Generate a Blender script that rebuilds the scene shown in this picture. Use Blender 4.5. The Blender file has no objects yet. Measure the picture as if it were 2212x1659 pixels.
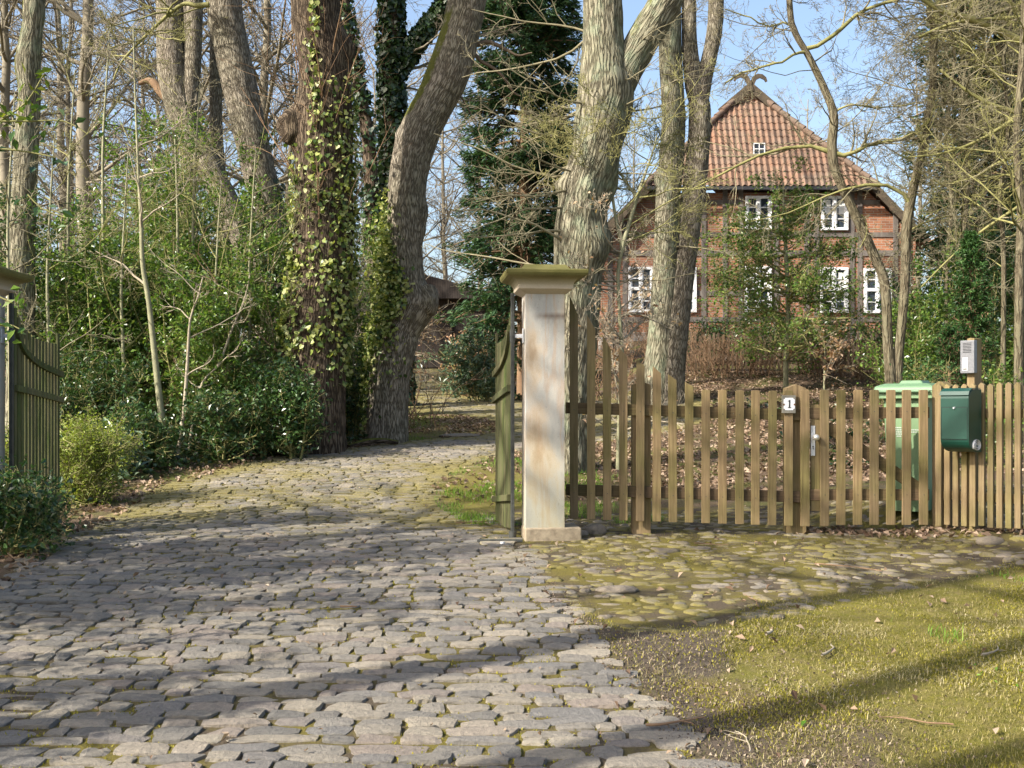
import bpy, math, numpy as np
from mathutils import Vector
S = bpy.context.scene
R = math.radians
# ------------------------------------------------------------------ camera, sky, sun, exposure
F = 2500.0; CX = 1106.0; CY = 890.0; EYE = 1.6          # measured picture frame 2212 x 1659
cam = bpy.data.cameras.new('camera'); camo = bpy.data.objects.new('camera', cam)
S.collection.objects.link(camo); S.camera = camo
camo.location = (0, 0, EYE); camo.rotation_euler = (R(90), 0, 0)
cam.sensor_width = 36; cam.lens = 36*F/2212; cam.shift_y = (CY-829.5)/2212
cam.clip_start = 0.05; cam.clip_end = 2000
SUN_AZ = R(239); SUN_EL = R(36)
w = bpy.data.worlds.new('World'); S.world = w; w.use_nodes = True
nt = w.node_tree; bg = nt.nodes['Background']
sky = nt.nodes.new('ShaderNodeTexSky'); sky.sky_type = 'NISHITA'; sky.sun_disc = False
sky.sun_elevation = SUN_EL; sky.sun_rotation = SUN_AZ; sky.air_density = 1.0; sky.dust_density = 3.5; sky.ozone_density = 1.0
nt.links.new(sky.outputs[0], bg.inputs[0]); bg.inputs[1].default_value = 0.15
sl = bpy.data.lights.new('sun', 'SUN'); so = bpy.data.objects.new('sun', sl); S.collection.objects.link(so)
sl.energy = 5.0; sl.angle = R(0.5); sl.color = (1.0, 0.93, 0.82)
sd = Vector((math.sin(SUN_AZ)*math.cos(SUN_EL), math.cos(SUN_AZ)*math.cos(SUN_EL), math.sin(SUN_EL)))
so.rotation_euler = sd.to_track_quat('Z', 'Y').to_euler(); so.location = (-20, -12, 18)
S.view_settings.view_transform = 'Standard'; S.view_settings.look = 'None'
S.view_settings.exposure = 1.02; S.view_settings.gamma = 1
S.render.engine = 'CYCLES'
S.cycles.max_bounces = 6; S.cycles.transparent_max_bounces = 4

rng = np.random.default_rng(7)
col = S.collection
WL = {}

# ------------------------------------------------------------------ helpers: noise, ground height
def hsh(i, j, k=0, s=0):
    n = (i*374761393 + j*668265263 + k*2147483647 + s*1274126177) & 0xffffffff
    n = ((n ^ (n >> 13))*1274126177) & 0xffffffff
    return ((n ^ (n >> 16)) & 0xffff)/65535.0
def vnoise(x, y, s=0, per=None):
    x = np.asarray(x, float); y = np.asarray(y, float)
    i = np.floor(x).astype(np.int64); j = np.floor(y).astype(np.int64)
    fx = x-i; fy = y-j; fx = fx*fx*(3-2*fx); fy = fy*fy*(3-2*fy)
    i1 = i+1
    if per: i = i % per; i1 = i1 % per
    a = hsh(i, j, 0, s); b = hsh(i1, j, 0, s); c = hsh(i, j+1, 0, s); d = hsh(i1, j+1, 0, s)
    return a+(b-a)*fx+(c-a)*fy+(a-b-c+d)*fx*fy
def fbm(x, y, s=0, o=3):
    t = 0; a = .5; f = 1
    for q in range(o): t = t+a*(vnoise(x*f, y*f, s+q)-.5)*2; a *= .5; f *= 2.03
    return t
def sstep(a, b, x):
    t = np.clip((np.asarray(x, float)-a)/(b-a), 0, 1); return t*t*(3-2*t)
_pz = np.array([-60, 0, 4.2, 8.7, 10, 11, 13, 15.5, 20, 28, 45, 90, 400])
_ph = np.array([-4.5, -1.6, -1.292, -.964, -.945, -.86, -.66, -.465, -.13, .40, 1.67, 3.2, 6.0])
_tz = np.arange(-60, 400, .1); _th = np.interp(_tz, _pz, _ph)
_k = np.ones(9)/9; _th2 = np.convolve(np.pad(_th, 4, 'edge'), _k, 'valid')
def H(x, y):
    x = np.asarray(x, float); y = np.asarray(y, float)
    h = np.interp(y, _tz, _th2)+EYE
    h = h+1.2*sstep(13, 33, y)*sstep(.5, 3.5, x-.03*(y-20))
    h = h+.07*sstep(9.3, 10.3, y)*sstep(.5, 3, x)*(1-sstep(12, 20, y))
    h = h+.085*sstep(2.7, 3.8, x)*sstep(7.4, 8.5, y)*(1-sstep(10, 13, y))+.09*sstep(2.3, 3.1, x)*sstep(9.1, 9.6, y)*(1-sstep(11, 15, y))
    h = h+.18*sstep(-4.0, -6.5, x)*sstep(6, 10, y)
    h = h+.035*fbm(x*.6, y*.6, 5, 2)*(.3+sstep(2, 6, np.abs(x+1)))
    return h
def Hs(x, y): return float(H(x, y))
def P(u, v, d): return np.array([(u-CX)/F*d, d, EYE-(v-CY)/F*d])
def gd(u, v, lo=3.5, hi=70):
    d = np.linspace(lo, hi, 2600); x = (u-CX)/F*d
    vv = CY-(H(x, d)-EYE)/d*F
    k = np.where(vv <= v)[0]
    return float(d[k[0]]) if len(k) else hi
def G(u, d):
    x = (u-CX)/F*d
    return np.array([x, d, Hs(x, d)])
def gv(u, d):
    g = G(u, d); return CY-(g[2]-EYE)/d*F

# ------------------------------------------------------------------ helpers: meshes
def mesh_np(name, V, Q, smooth=True, uv=None, attrs=None):
    V = np.ascontiguousarray(V, dtype=np.float32); Q = np.ascontiguousarray(Q, dtype=np.int32)
    me = bpy.data.meshes.new(name); me.vertices.add(len(V)); me.vertices.foreach_set('co', V.ravel())
    n = len(Q); k = Q.shape[1]
    me.loops.add(n*k); me.loops.foreach_set('vertex_index', Q.ravel())
    me.polygons.add(n); me.polygons.foreach_set('loop_start', np.arange(0, n*k, k, dtype=np.int32))
    me.polygons.foreach_set('loop_total', np.full(n, k, dtype=np.int32))
    me.polygons.foreach_set('use_smooth', np.full(n, smooth))
    if uv is not None:
        l = me.uv_layers.new(name='UVMap'); l.data.foreach_set('uv', np.ascontiguousarray(uv, dtype=np.float32).ravel())
    if attrs:
        for a, d in attrs.items():
            t = me.attributes.new(a, 'FLOAT', 'POINT'); t.data.foreach_set('value', np.ascontiguousarray(d, dtype=np.float32))
    me.update(calc_edges=True)
    return me
def link(name, me, mat, parent=None):
    o = bpy.data.objects.new(name, me); col.objects.link(o)
    if mat: me.materials.append(mat)
    if parent: o.parent = parent
    return o
def tag(o, label=None, cat=None, group=None, kind=None):
    if label: o['label'] = label
    if cat: o['category'] = cat
    if group: o['group'] = group
    if kind: o['kind'] = kind
    return o
def thing(name, loc, label, cat, group=None):
    o = bpy.data.objects.new(name, None); col.objects.link(o); o.location = tuple(map(float, loc)); o.empty_display_size = .2
    WL[o.name] = np.array(loc, float); tag(o, label, cat, group); return o
def base(parent):
    if parent is None: return np.zeros(3)
    return WL.get(parent.name, np.zeros(3))
def put(name, V, Q, mat, parent=None, smooth=True, uv=None, attrs=None):
    b = base(parent)
    o = link(name, mesh_np(name, np.asarray(V)-b, Q, smooth, uv, attrs), mat, parent)
    WL[o.name] = b
    return o
def merge(parts):
    Vs, Qs, n = [], [], 0
    for V, Q in parts:
        Vs.append(V); Qs.append(Q+n); n += len(V)
    return np.concatenate(Vs), np.concatenate(Qs)
def copy_tree(o, parent=None):
    c = o.copy(); col.objects.link(c); c.parent = parent
    for ch in o.children: copy_tree(ch, c)
    return c
class MB:                                              # small hand-modelled meshes, world coordinates
    def __init__(s): s.v = []; s.f = []; s.sm = []
    def add(s, vs, fs, smooth=False):
        n = len(s.v); s.v += [tuple(map(float, p)) for p in vs]; s.f += [tuple(i+n for i in f) for f in fs]; s.sm += [smooth]*len(fs)
    def frustum(s, c, rx, ry, rx2, ry2, h, ang=0):
        ca, sa = math.cos(ang), math.sin(ang); vs = []
        for (a, b, z) in ((rx, ry, 0), (rx2, ry2, h)):
            for sx, sy in ((-1, -1), (1, -1), (1, 1), (-1, 1)):
                vs.append((c[0]+sx*a*ca-sy*b*sa, c[1]+sx*a*sa+sy*b*ca, c[2]+z))
        s.add(vs, [(0, 3, 2, 1), (4, 5, 6, 7), (0, 1, 5, 4), (1, 2, 6, 5), (2, 3, 7, 6), (3, 0, 4, 7)])
    def box(s, c, sx, sy, sz, ang=0): s.frustum((c[0], c[1], c[2]-sz/2), sx/2, sy/2, sx/2, sy/2, sz, ang)
    def prism(s, o, U, W, N, outline, t, smooth=False):     # outline in (U,W) plane at o, thickness t along N
        o = np.array(o, float); U = np.array(U, float); W = np.array(W, float); N = np.array(N, float)
        a = [o+U*p[0]+W*p[1] for p in outline]; b = [p+N*t for p in a]; n = len(a)
        s.add(a+b, [tuple(range(n))[::-1], tuple(range(n, 2*n))]+[(i, (i+1) % n, n+(i+1) % n, n+i) for i in range(n)])
    def bar(s, p, q, wd, th, N=(0, -1, 0)):
        p = np.array(p, float); q = np.array(q, float); d = q-p; L = np.linalg.norm(d); d /= L
        N = np.array(N, float); N /= np.linalg.norm(N); c = np.cross(N, d)
        s.prism(p-N*th/2, d, c, N, [(0, -wd/2), (L, -wd/2), (L, wd/2), (0, wd/2)], th)
    def cyl(s, p, q, r, n=16, r2=None):
        p = np.array(p, float); q = np.array(q, float); d = (q-p)/np.linalg.norm(q-p)
        a = np.cross(d, (0, 0, 1) if abs(d[2]) < .9 else (1, 0, 0)); a /= np.linalg.norm(a); b = np.cross(d, a)
        r2 = r if r2 is None else r2; vs = []
        for (c, rr) in ((p, r), (q, r2)):
            for i in range(n): t = 2*math.pi*i/n; vs.append(c+a*rr*math.cos(t)+b*rr*math.sin(t))
        s.add(vs, [(i, (i+1) % n, n+(i+1) % n, n+i) for i in range(n)], True)
        s.add(vs[:n], [tuple(range(n))[::-1]]); s.add(vs[n:], [tuple(range(n))])
    def ball(s, c, r, n=14, m=8, sz=1):
        vs = [(c[0], c[1], c[2]+r*sz)]
        for j in range(1, m):
            a = math.pi*j/m
            for i in range(n): t = 2*math.pi*i/n; vs.append((c[0]+r*math.sin(a)*math.cos(t), c[1]+r*math.sin(a)*math.sin(t), c[2]+r*sz*math.cos(a)))
        vs.append((c[0], c[1], c[2]-r*sz)); fs = []
        for i in range(n): fs.append((0, 1+i, 1+(i+1) % n)); fs.append((len(vs)-1, 1+(m-2)*n+(i+1) % n, 1+(m-2)*n+i))
        for j in range(m-2):
            for i in range(n): a = 1+j*n; fs.append((a+i, a+n+i, a+n+(i+1) % n, a+(i+1) % n))
        s.add(vs, fs, True)
    def rings(s, rs, close=True):
        n = len(rs[0]); vs = [p for r in rs for p in r]; fs = []
        for j in range(len(rs)-1):
            for i in range(n): fs.append((j*n+i, j*n+(i+1) % n, (j+1)*n+(i+1) % n, (j+1)*n+i))
        s.add(vs, fs)
        if close: s.add(rs[0], [tuple(range(n))[::-1]]); s.add(rs[-1], [tuple(range(n))])
    def build(s, name, mat, parent=None, bevel=0, seg=2):
        b = base(parent); me = bpy.data.meshes.new(name)
        me.from_pydata([tuple(np.array(p)-b) for p in s.v], [], s.f); me.update()
        me.polygons.foreach_set('use_smooth', s.sm)
        o = link(name, me, mat, parent); WL[o.name] = b
        if bevel:
            m = o.modifiers.new('bevel', 'BEVEL'); m.width = bevel; m.segments = seg; m.limit_method = 'ANGLE'; m.angle_limit = R(35)
        return o

# tubes for a batch of polylines: paths (B,n,3), radii (B,n)
def tubes(paths, radii, k=4):
    B, n, _ = paths.shape
    T = np.empty_like(paths); T[:, 1:-1] = paths[:, 2:]-paths[:, :-2]; T[:, 0] = paths[:, 1]-paths[:, 0]; T[:, -1] = paths[:, -1]-paths[:, -2]
    T /= np.linalg.norm(T, axis=2, keepdims=True)+1e-9
    ref = np.tile(np.array([.31, .87, .12]), (B, 1)); a0 = np.abs((T.mean(1)*ref).sum(1)); ref[a0 > .75] = (.9, -.2, .3)
    U = np.cross(T, ref[:, None, :]); U /= np.linalg.norm(U, axis=2, keepdims=True)+1e-9
    W = np.cross(T, U)
    th = np.arange(k)*2*np.pi/k
    V = paths[:, :, None, :]+radii[:, :, None, None]*(np.cos(th)[None, None, :, None]*U[:, :, None, :]+np.sin(th)[None, None, :, None]*W[:, :, None, :])
    idx = np.arange(B*n*k).reshape(B, n, k); j = np.roll(np.arange(k), -1)
    Q = np.stack([idx[:, :-1, :], idx[:, :-1, j], idx[:, 1:, j], idx[:, 1:, :]], -1).reshape(-1, 4)
    return V.reshape(-1, 3), Q
def grow(st, dr, ln, rad, n, wob, trop, g, tip=.35):
    B = len(st); paths = np.empty((B, n, 3)); paths[:, 0] = st; d = dr/(np.linalg.norm(dr, axis=1, keepdims=True)+1e-9)
    for i in range(1, n):
        d = d+g.normal(0, wob, (B, 3)); d[:, 2] += trop; d /= np.linalg.norm(d, axis=1, keepdims=True)
        paths[:, i] = paths[:, i-1]+d*(ln/(n-1))[:, None]
    rr = rad[:, None]*np.linspace(1, tip, n)[None, :]
    return paths, rr
def kids(paths, radii, k, t0, t1, a0, a1, f0, f1, rf, g, rmin):
    B, n, _ = paths.shape
    t = g.uniform(t0, t1, (B, k)); t = t**.9; x = t*(n-1); i = np.clip(x.astype(int), 0, n-2); f = (x-i)[..., None]
    bi = np.arange(B)[:, None]
    p = paths[bi, i]*(1-f)+paths[bi, i+1]*f; tg = paths[bi, i+1]-paths[bi, i]; tg /= np.linalg.norm(tg, axis=2, keepdims=True)+1e-9
    rr = radii[bi, i]*(1-f[..., 0])+radii[bi, i+1]*f[..., 0]
    L = np.linalg.norm(paths[:, 1:]-paths[:, :-1], axis=2).sum(1)
    q = g.normal(0, 1, (B, k, 3)); q -= (q*tg).sum(2, keepdims=True)*tg; q /= np.linalg.norm(q, axis=2, keepdims=True)+1e-9
    a = g.uniform(a0, a1, (B, k, 1)); d = tg*np.cos(a)+q*np.sin(a)
    ln = L[:, None]*g.uniform(f0, f1, (B, k))*(1.25-.75*t)
    return p.reshape(-1, 3), d.reshape(-1, 3), ln.ravel(), np.maximum(rr*rf, rmin).ravel()
def branch_levels(paths, radii, spec, g, rmin):
    """spec: list of dicts per level; returns list of (paths, radii)"""
    out = []
    for s in spec:
        p, d, l, r = kids(paths, radii, s['k'], s.get('t0', .25), s.get('t1', 1), s.get('a0', .5), s.get('a1', 1.1), s.get('f0', .3), s.get('f1', .6), s.get('rf', .55), g, rmin)
        if 'max' in s: l = np.minimum(l, s['max'])
        paths, radii = grow(p, d, l, r, s.get('n', 5), s.get('wob', .2), s.get('trop', .05), g)
        out.append((paths, radii))
    return out
def pts_on(levels, n, g, jit):
    allp = np.concatenate([p.reshape(-1, 3) if False else (p[:, :-1]+(p[:, 1:]-p[:, :-1])*g.random((p.shape[0], p.shape[1]-1, 1))).reshape(-1, 3) for p, _ in levels])
    k = g.integers(0, len(allp), n); return allp[k]+g.normal(0, jit, (n, 3))
def leaves(C, size, g, asp=.5, up=.6, fold=.18, axis=None):
    N = len(C); size = np.broadcast_to(size, (N,))*g.uniform(.65, 1.25, N)
    nrm = g.normal(0, 1, (N, 3)); nrm[:, 2] = np.abs(nrm[:, 2])*.6+up; 
    if axis is None: ax = g.normal(0, 1, (N, 3))
    else: ax = axis+g.normal(0, .35, (N, 3))
    nrm /= np.linalg.norm(nrm, axis=1, keepdims=True); ax -= (ax*nrm).sum(1, keepdims=True)*nrm; ax /= np.linalg.norm(ax, axis=1, keepdims=True)+1e-9
    sd_ = np.cross(nrm, ax); s = size[:, None]
    V = np.stack([C-ax*s*.5, C-ax*s*.05+sd_*s*asp*.5+nrm*s*fold*asp, C+ax*s*.5-nrm*s*.1, C-ax*s*.05-sd_*s*asp*.5+nrm*s*fold*asp], 1).reshape(-1, 3)
    Q = np.arange(4*N).reshape(-1, 4)
    return V, Q

# ------------------------------------------------------------------ materials
def new(name):
    m = bpy.data.materials.new(name); m.use_nodes = True; n = m.node_tree; b = n.nodes['Principled BSDF']; return m, n, b
def nd(n, t, **k):
    x = n.nodes.new(t)
    for a, v in k.items():
        if a in x.inputs: x.inputs[a].default_value = v
        else: setattr(x, a, v)
    return x
def ramp(n, stops, src):
    r = n.nodes.new('ShaderNodeValToRGB'); e = r.color_ramp.elements
    while len(e) < len(stops): e.new(.5)
    for i, (p, c) in enumerate(stops): e[i].position = p; e[i].color = (*c, 1) if len(c) == 3 else c
    n.links.new(src, r.inputs[0]); return r.outputs[0]
def mix(n, fac, a, b, mode='MIX'):
    m = n.nodes.new('ShaderNodeMix'); m.data_type = 'RGBA'; m.blend_type = mode
    for i, s in ((0, fac), (6, a), (7, b)):
        if isinstance(s, (int, float)): m.inputs[i].default_value = s
        elif isinstance(s, tuple): m.inputs[i].default_value = (*s, 1)
        else: n.links.new(s, m.inputs[i])
    return m.outputs[2]
def bump(n, b, src, st, dist):
    x = nd(n, 'ShaderNodeBump', Strength=st, Distance=dist); n.links.new(src, x.inputs['Height']); n.links.new(x.outputs[0], b.inputs['Normal']); return x
def noise(n, vec, scale, detail=4, rough=.6):
    x = nd(n, 'ShaderNodeTexNoise', Scale=scale, Detail=detail, Roughness=rough)
    if vec is not None: n.links.new(vec, x.inputs['Vector'])
    return x.outputs['Fac']
def mapping(n, src, scale=(1, 1, 1), rot=(0, 0, 0)):
    m = nd(n, 'ShaderNodeMapping'); m.inputs['Scale'].default_value = scale; m.inputs['Rotation'].default_value = rot
    n.links.new(src, m.inputs['Vector']); return m.outputs[0]
def objc(n): return n.nodes.new('ShaderNodeTexCoord').outputs['Object']
def world_pos(n): return n.nodes.new('ShaderNodeNewGeometry').outputs['Position']
def leafmat(name, cols, rough=.4, trans=.25, spec=.5):
    m, n, b = new(name); g = n.nodes.new('ShaderNodeNewGeometry')
    st = [(i/(max(1, len(cols)-1)), c) for i, c in enumerate(cols)]
    c = ramp(n, st, g.outputs['Random Per Island'])
    n.links.new(c, b.inputs['Base Color']); b.inputs['Roughness'].default_value = rough; b.inputs['Specular IOR Level'].default_value = spec
    if trans:
        t = n.nodes.new('ShaderNodeBsdfTranslucent'); n.links.new(mix(n, 1.0, c, (1.3, 1.35, .55), 'MULTIPLY'), t.inputs[0])
        ms = n.nodes.new('ShaderNodeMixShader'); ms.inputs[0].default_value = trans
        n.links.new(b.outputs[0], ms.inputs[1]); n.links.new(t.outputs[0], ms.inputs[2]); n.links.new(ms.outputs[0], n.nodes['Material Output'].inputs[0])
    return m
def barkmat(name, c1, c2, c3, moss=(.12, .12, .02), mossamt=.25, sc=1.0, lichen=0.0):
    m, n, b = new(name); uv = n.nodes.new('ShaderNodeTexCoord').outputs['UV']
    mp = mapping(n, uv, (66*sc, 12*sc, 1)); wob = noise(n, mapping(n, uv, (6, 3, 1)), 1.0, 3)
    # distort
    ad = n.nodes.new('ShaderNodeVectorMath'); ad.operation = 'MULTIPLY_ADD'
    cmb = n.nodes.new('ShaderNodeCombineXYZ'); n.links.new(wob, cmb.inputs[0]); n.links.new(wob, cmb.inputs[1])
    n.links.new(cmb.outputs[0], ad.inputs[0]); ad.inputs[1].default_value = (2.2, .8, 0); n.links.new(mp, ad.inputs[2])
    mpl = mapping(n, ad.outputs[0], (.62, .42, 1)); n1 = noise(n, mpl, 1.0, 2, .5)
    ab = nd(n, 'ShaderNodeMath', operation='SUBTRACT'); n.links.new(n1, ab.inputs[0]); ab.inputs[1].default_value = .5; ab2 = nd(n, 'ShaderNodeMath', operation='ABSOLUTE'); n.links.new(ab.outputs[0], ab2.inputs[0])
    fine = noise(n, ad.outputs[0], 2.5, 6, .7)
    rid = nd(n, 'ShaderNodeMath', operation='MULTIPLY_ADD'); n.links.new(fine, rid.inputs[0]); rid.inputs[1].default_value = .35; 
    sm = nd(n, 'ShaderNodeMapRange'); sm.inputs[1].default_value = 0; sm.inputs[2].default_value = .11; n.links.new(ab2.outputs[0], sm.inputs[0]); n.links.new(sm.outputs[0], rid.inputs[2])
    c = ramp(n, [(0, c1), (.55, c2), (1.1/1.35, c3)], nd_scale(n, rid.outputs[0], 1/1.35))
    big = noise(n, mapping(n, uv, (1.6, .9, 1)), 1.0, 4)
    c = mix(n, ramp(n, [(.35, (0, 0, 0)), (.7, (.55, .55, .55))], big), c, mix(n, 1.0, c, (.62, .72, .58), 'MULTIPLY'))
    if lichen:
        l2 = noise(n, mapping(n, uv, (3.1, 1.7, 1)), 1.3, 6, .7)
        c = mix(n, ramp(n, [(.5, (0, 0, 0)), (.62, (lichen,)*3)], l2), c, (.22, .27, .18))
    if mossamt:
        at = nd(n, 'ShaderNodeAttribute', attribute_name='moss'); mn = noise(n, mapping(n, uv, (5, 3, 1)), 1.5, 5, .7)
        mm = nd(n, 'ShaderNodeMath', operation='MULTIPLY_ADD'); n.links.new(mn, mm.inputs[0]); mm.inputs[1].default_value = 1.4; n.links.new(at.outputs['Fac'], mm.inputs[2])
        c = mix(n, ramp(n, [(.62, (0, 0, 0)), (.75, (1, 1, 1))], nd_scale(n, mm.outputs[0], .55)), c, mix(n, fine, (moss[0]*.6, moss[1]*.7, moss[2]), moss))
    n.links.new(c, b.inputs['Base Color']); b.inputs['Roughness'].default_value = .9; b.inputs['Specular IOR Level'].default_value = .15
    bump(n, b, rid.outputs[0], .9, .016)
    return m
def nd_scale(n, src, k):
    x = nd(n, 'ShaderNodeMath', operation='MULTIPLY'); n.links.new(src, x.inputs[0]); x.inputs[1].default_value = k; return x.outputs[0]
def simplemat(name, c1, c2, scale=8, rough=.8, bst=.3, bd=.01, stretch=(1, 1, 1), spec=.3, metal=0, detail=5):
    m, n, b = new(name); o = objc(n); f = noise(n, mapping(n, o, stretch), scale, detail, .65)
    n.links.new(ramp(n, [(.3, c1), (.7, c2)], f), b.inputs['Base Color']); b.inputs['Roughness'].default_value = rough
    b.inputs['Specular IOR Level'].default_value = spec; b.inputs['Metallic'].default_value = metal
    if bst: bump(n, b, f, bst, bd)
    return m
def woodmat(name, c1, c2, green, gamt=.5, along='z'):
    m, n, b = new(name); o = world_pos(n); g = n.nodes.new('ShaderNodeNewGeometry')
    oi = n.nodes.new('ShaderNodeObjectInfo')
    off = n.nodes.new('ShaderNodeVectorMath'); off.operation = 'ADD'; n.links.new(o, off.inputs[0])
    rs = n.nodes.new('ShaderNodeCombineXYZ'); n.links.new(nd_scale(n, oi.outputs['Random'], 37.0), rs.inputs[0]); n.links.new(nd_scale(n, g.outputs['Random Per Island'], 11.0), rs.inputs[2]); n.links.new(rs.outputs[0], off.inputs[1])
    st = (60, 60, 2.2) if along == 'z' else (2.2, 60, 60)
    f = noise(n, mapping(n, off.outputs[0], st), 1.0, 5, .7); big = noise(n, off.outputs[0], 2.2, 4, .6)
    c = ramp(n, [(.3, c1), (.7, c2)], f)
    c = mix(n, nd_scale(n, oi.outputs['Random'], .8), c, mix(n, 1.0, c, (.55, .58, .62), 'MULTIPLY'))
    c = mix(n, ramp(n, [(.42, (0, 0, 0)), (.66, (gamt,)*3)], big), c, mix(n, 1.0, c, green, 'MULTIPLY'))
    spots = noise(n, o, 45, 2, .5); c = mix(n, ramp(n, [(.70, (0, 0, 0)), (.76, (.35,)*3)], spots), c, (.20, .21, .17))
    n.links.new(c, b.inputs['Base Color']); b.inputs['Roughness'].default_value = .85; b.inputs['Specular IOR Level'].default_value = .2
    bump(n, b, f, .35, .006); return m
# ------------------------------------------------------------------ material library
M = {}
M['smooth_uv'] = barkmat('smooth_grey_bark', (.09, .072, .048), (.145, .12, .08), (.18, .155, .105), mossamt=1, sc=.55)
M['oak'] = barkmat('oak_bark', (.035, .026, .018), (.165, .135, .098), (.33, .285, .215), mossamt=1, lichen=.5)
M['oak_grey'] = barkmat('grey_oak_bark', (.055, .043, .032), (.20, .17, .13), (.31, .27, .215), mossamt=1, sc=1.15)
M['oak_dark'] = barkmat('dark_oak_bark', (.018, .013, .009), (.078, .056, .04), (.15, .112, .08), mossamt=1, sc=.85)
M['oak_green'] = barkmat('lichen_bark', (.045, .036, .025), (.165, .15, .105), (.255, .232, .17), mossamt=1, sc=.8, lichen=.45)
M['smooth'] = simplemat('smooth_bark', (.13, .105, .07), (.22, .185, .12), 7, .8, .4, .006, (1, 1, .6))
M['twig'] = simplemat('twig_bark', (.13, .115, .065), (.25, .225, .145), 3, .85, 0)
M['twig_pale'] = simplemat('pale_twig_bark', (.22, .185, .13), (.40, .35, .26), 3, .85, 0)
M['twig_green'] = simplemat('green_twig_bark', (.15, .15, .05), (.29, .27, .11), 3, .8, 0)
M['far'] = simplemat('far_bark', (.15, .13, .095), (.27, .24, .175), 1.5, .9, 0)
M['brown_twig'] = simplemat('brown_twig_bark', (.14, .085, .05), (.26, .17, .10), 3, .9, 0)
M['sap_green'] = simplemat('sapling_bark', (.16, .16, .09), (.30, .29, .18), 9, .7, .2, .004)
M['holly'] = leafmat('holly_leaf', [(.03, .07, .016), (.075, .15, .028), (.13, .225, .038), (.23, .31, .065)], .3, .33, .55)
M['holly_dark'] = leafmat('dark_holly_leaf', [(.018, .045, .016), (.04, .09, .026), (.075, .14, .036)], .3, .22, .55)
M['holly_yel'] = leafmat('yellow_holly_leaf', [(.06, .10, .015), (.14, .20, .03), (.24, .26, .04)], .35, .35, .4)
M['gold'] = leafmat('golden_shrub_leaf', [(.10, .14, .025), (.20, .26, .045), (.34, .38, .09)], .5, .35, .3)
M['ivy'] = leafmat('ivy_leaf', [(.03, .06, .015), (.08, .13, .025), (.20, .25, .055), (.34, .37, .12), (.46, .46, .20)], .4, .25, .4)
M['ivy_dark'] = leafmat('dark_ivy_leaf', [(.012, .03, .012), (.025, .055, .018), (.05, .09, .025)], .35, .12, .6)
M['spruce'] = leafmat('spruce_needle', [(.014, .036, .016), (.034, .07, .026), (.065, .12, .036)], .6, .12, .3)
M['cypress'] = leafmat('cypress_spray', [(.018, .045, .024), (.045, .10, .042), (.10, .185, .07)], .6, .2, .3)
M['rhodo'] = leafmat('rhododendron_leaf', [(.03, .065, .03), (.06, .11, .055), (.12, .18, .10)], .35, .1, .6)
M['litter'] = leafmat('fallen_leaf', [(.08, .05, .035), (.18, .12, .08), (.30, .215, .15), (.42, .33, .25)], .8, .15, .2)
M['beech'] = leafmat('dry_beech_leaf', [(.28, .16, .10), (.42, .28, .18), (.58, .43, .31)], .7, .3, .2)
M['grass'] = leafmat('grass_blade', [(.06, .075, .015), (.12, .125, .022), (.20, .18, .04), (.33, .28, .11), (.48, .40, .23)], .6, .3, .2)
M['grass_fresh'] = leafmat('fresh_grass_blade', [(.06, .14, .015), (.13, .25, .03), (.24, .32, .06)], .6, .3, .2)
M['moss_blade'] = leafmat('moss_tuft', [(.12, .115, .014), (.22, .20, .026), (.33, .295, .055)], .8, .2, .1)
M['yew'] = leafmat('yew_needle', [(.015, .045, .012), (.035, .09, .022), (.08, .16, .04)], .5, .15, .3)

def stonemat(name, stops, mossy):
    m, n, b = new(name); p = world_pos(n); g = n.nodes.new('ShaderNodeNewGeometry')
    c = ramp(n, stops, g.outputs['Random Per Island'])
    f = noise(n, p, 38, 6, .7); f2 = noise(n, p, 220, 3, .7)
    c = mix(n, .9, c, mix(n, f, (.35, .35, .36), (1.6, 1.57, 1.5)), 'MULTIPLY'); c = mix(n, .75, c, mix(n, f2, (.6, .6, .6), (1.4, 1.4, 1.4)), 'MULTIPLY')
    mz = nd(n, 'ShaderNodeAttribute', attribute_name='moss')
    big = noise(n, p, 1.6, 4, .6); mm = nd(n, 'ShaderNodeMath', operation='ADD'); n.links.new(big, mm.inputs[0]); n.links.new(mz.outputs['Fac'], mm.inputs[1])
    m3 = nd(n, 'ShaderNodeMath', operation='MULTIPLY_ADD'); n.links.new(f, m3.inputs[0]); m3.inputs[1].default_value = .7; n.links.new(mm.outputs[0], m3.inputs[2])
    c = mix(n, ramp(n, [(.60, (0, 0, 0)), (.82, (mossy,)*3)], nd_scale(n, m3.outputs[0], .62)), c, mix(n, f2, (.10, .088, .02), (.30, .25, .07)))
    n.links.new(c, b.inputs['Base Color']); b.inputs['Roughness'].default_value = .8; b.inputs['Specular IOR Level'].default_value = .35
    add = nd(n, 'ShaderNodeMath', operation='MULTIPLY_ADD'); n.links.new(f2, add.inputs[0]); add.inputs[1].default_value = .3; n.links.new(f, add.inputs[2])
    bump(n, b, add.outputs[0], 1.0, .02); return m
M['cobble'] = stonemat('cobble_stone', [(0, (.14, .135, .125)), (.25, (.20, .187, .165)), (.5, (.28, .25, .20)), (.7, (.175, .17, .162)), (.85, (.235, .20, .17)), (1, (.31, .28, .225))], .85)
M['field'] = stonemat('field_stone', [(0, (.14, .12, .10)), (.3, (.20, .17, .135)), (.55, (.26, .22, .17)), (.8, (.18, .165, .145)), (1, (.34, .30, .24))], .95)

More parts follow.
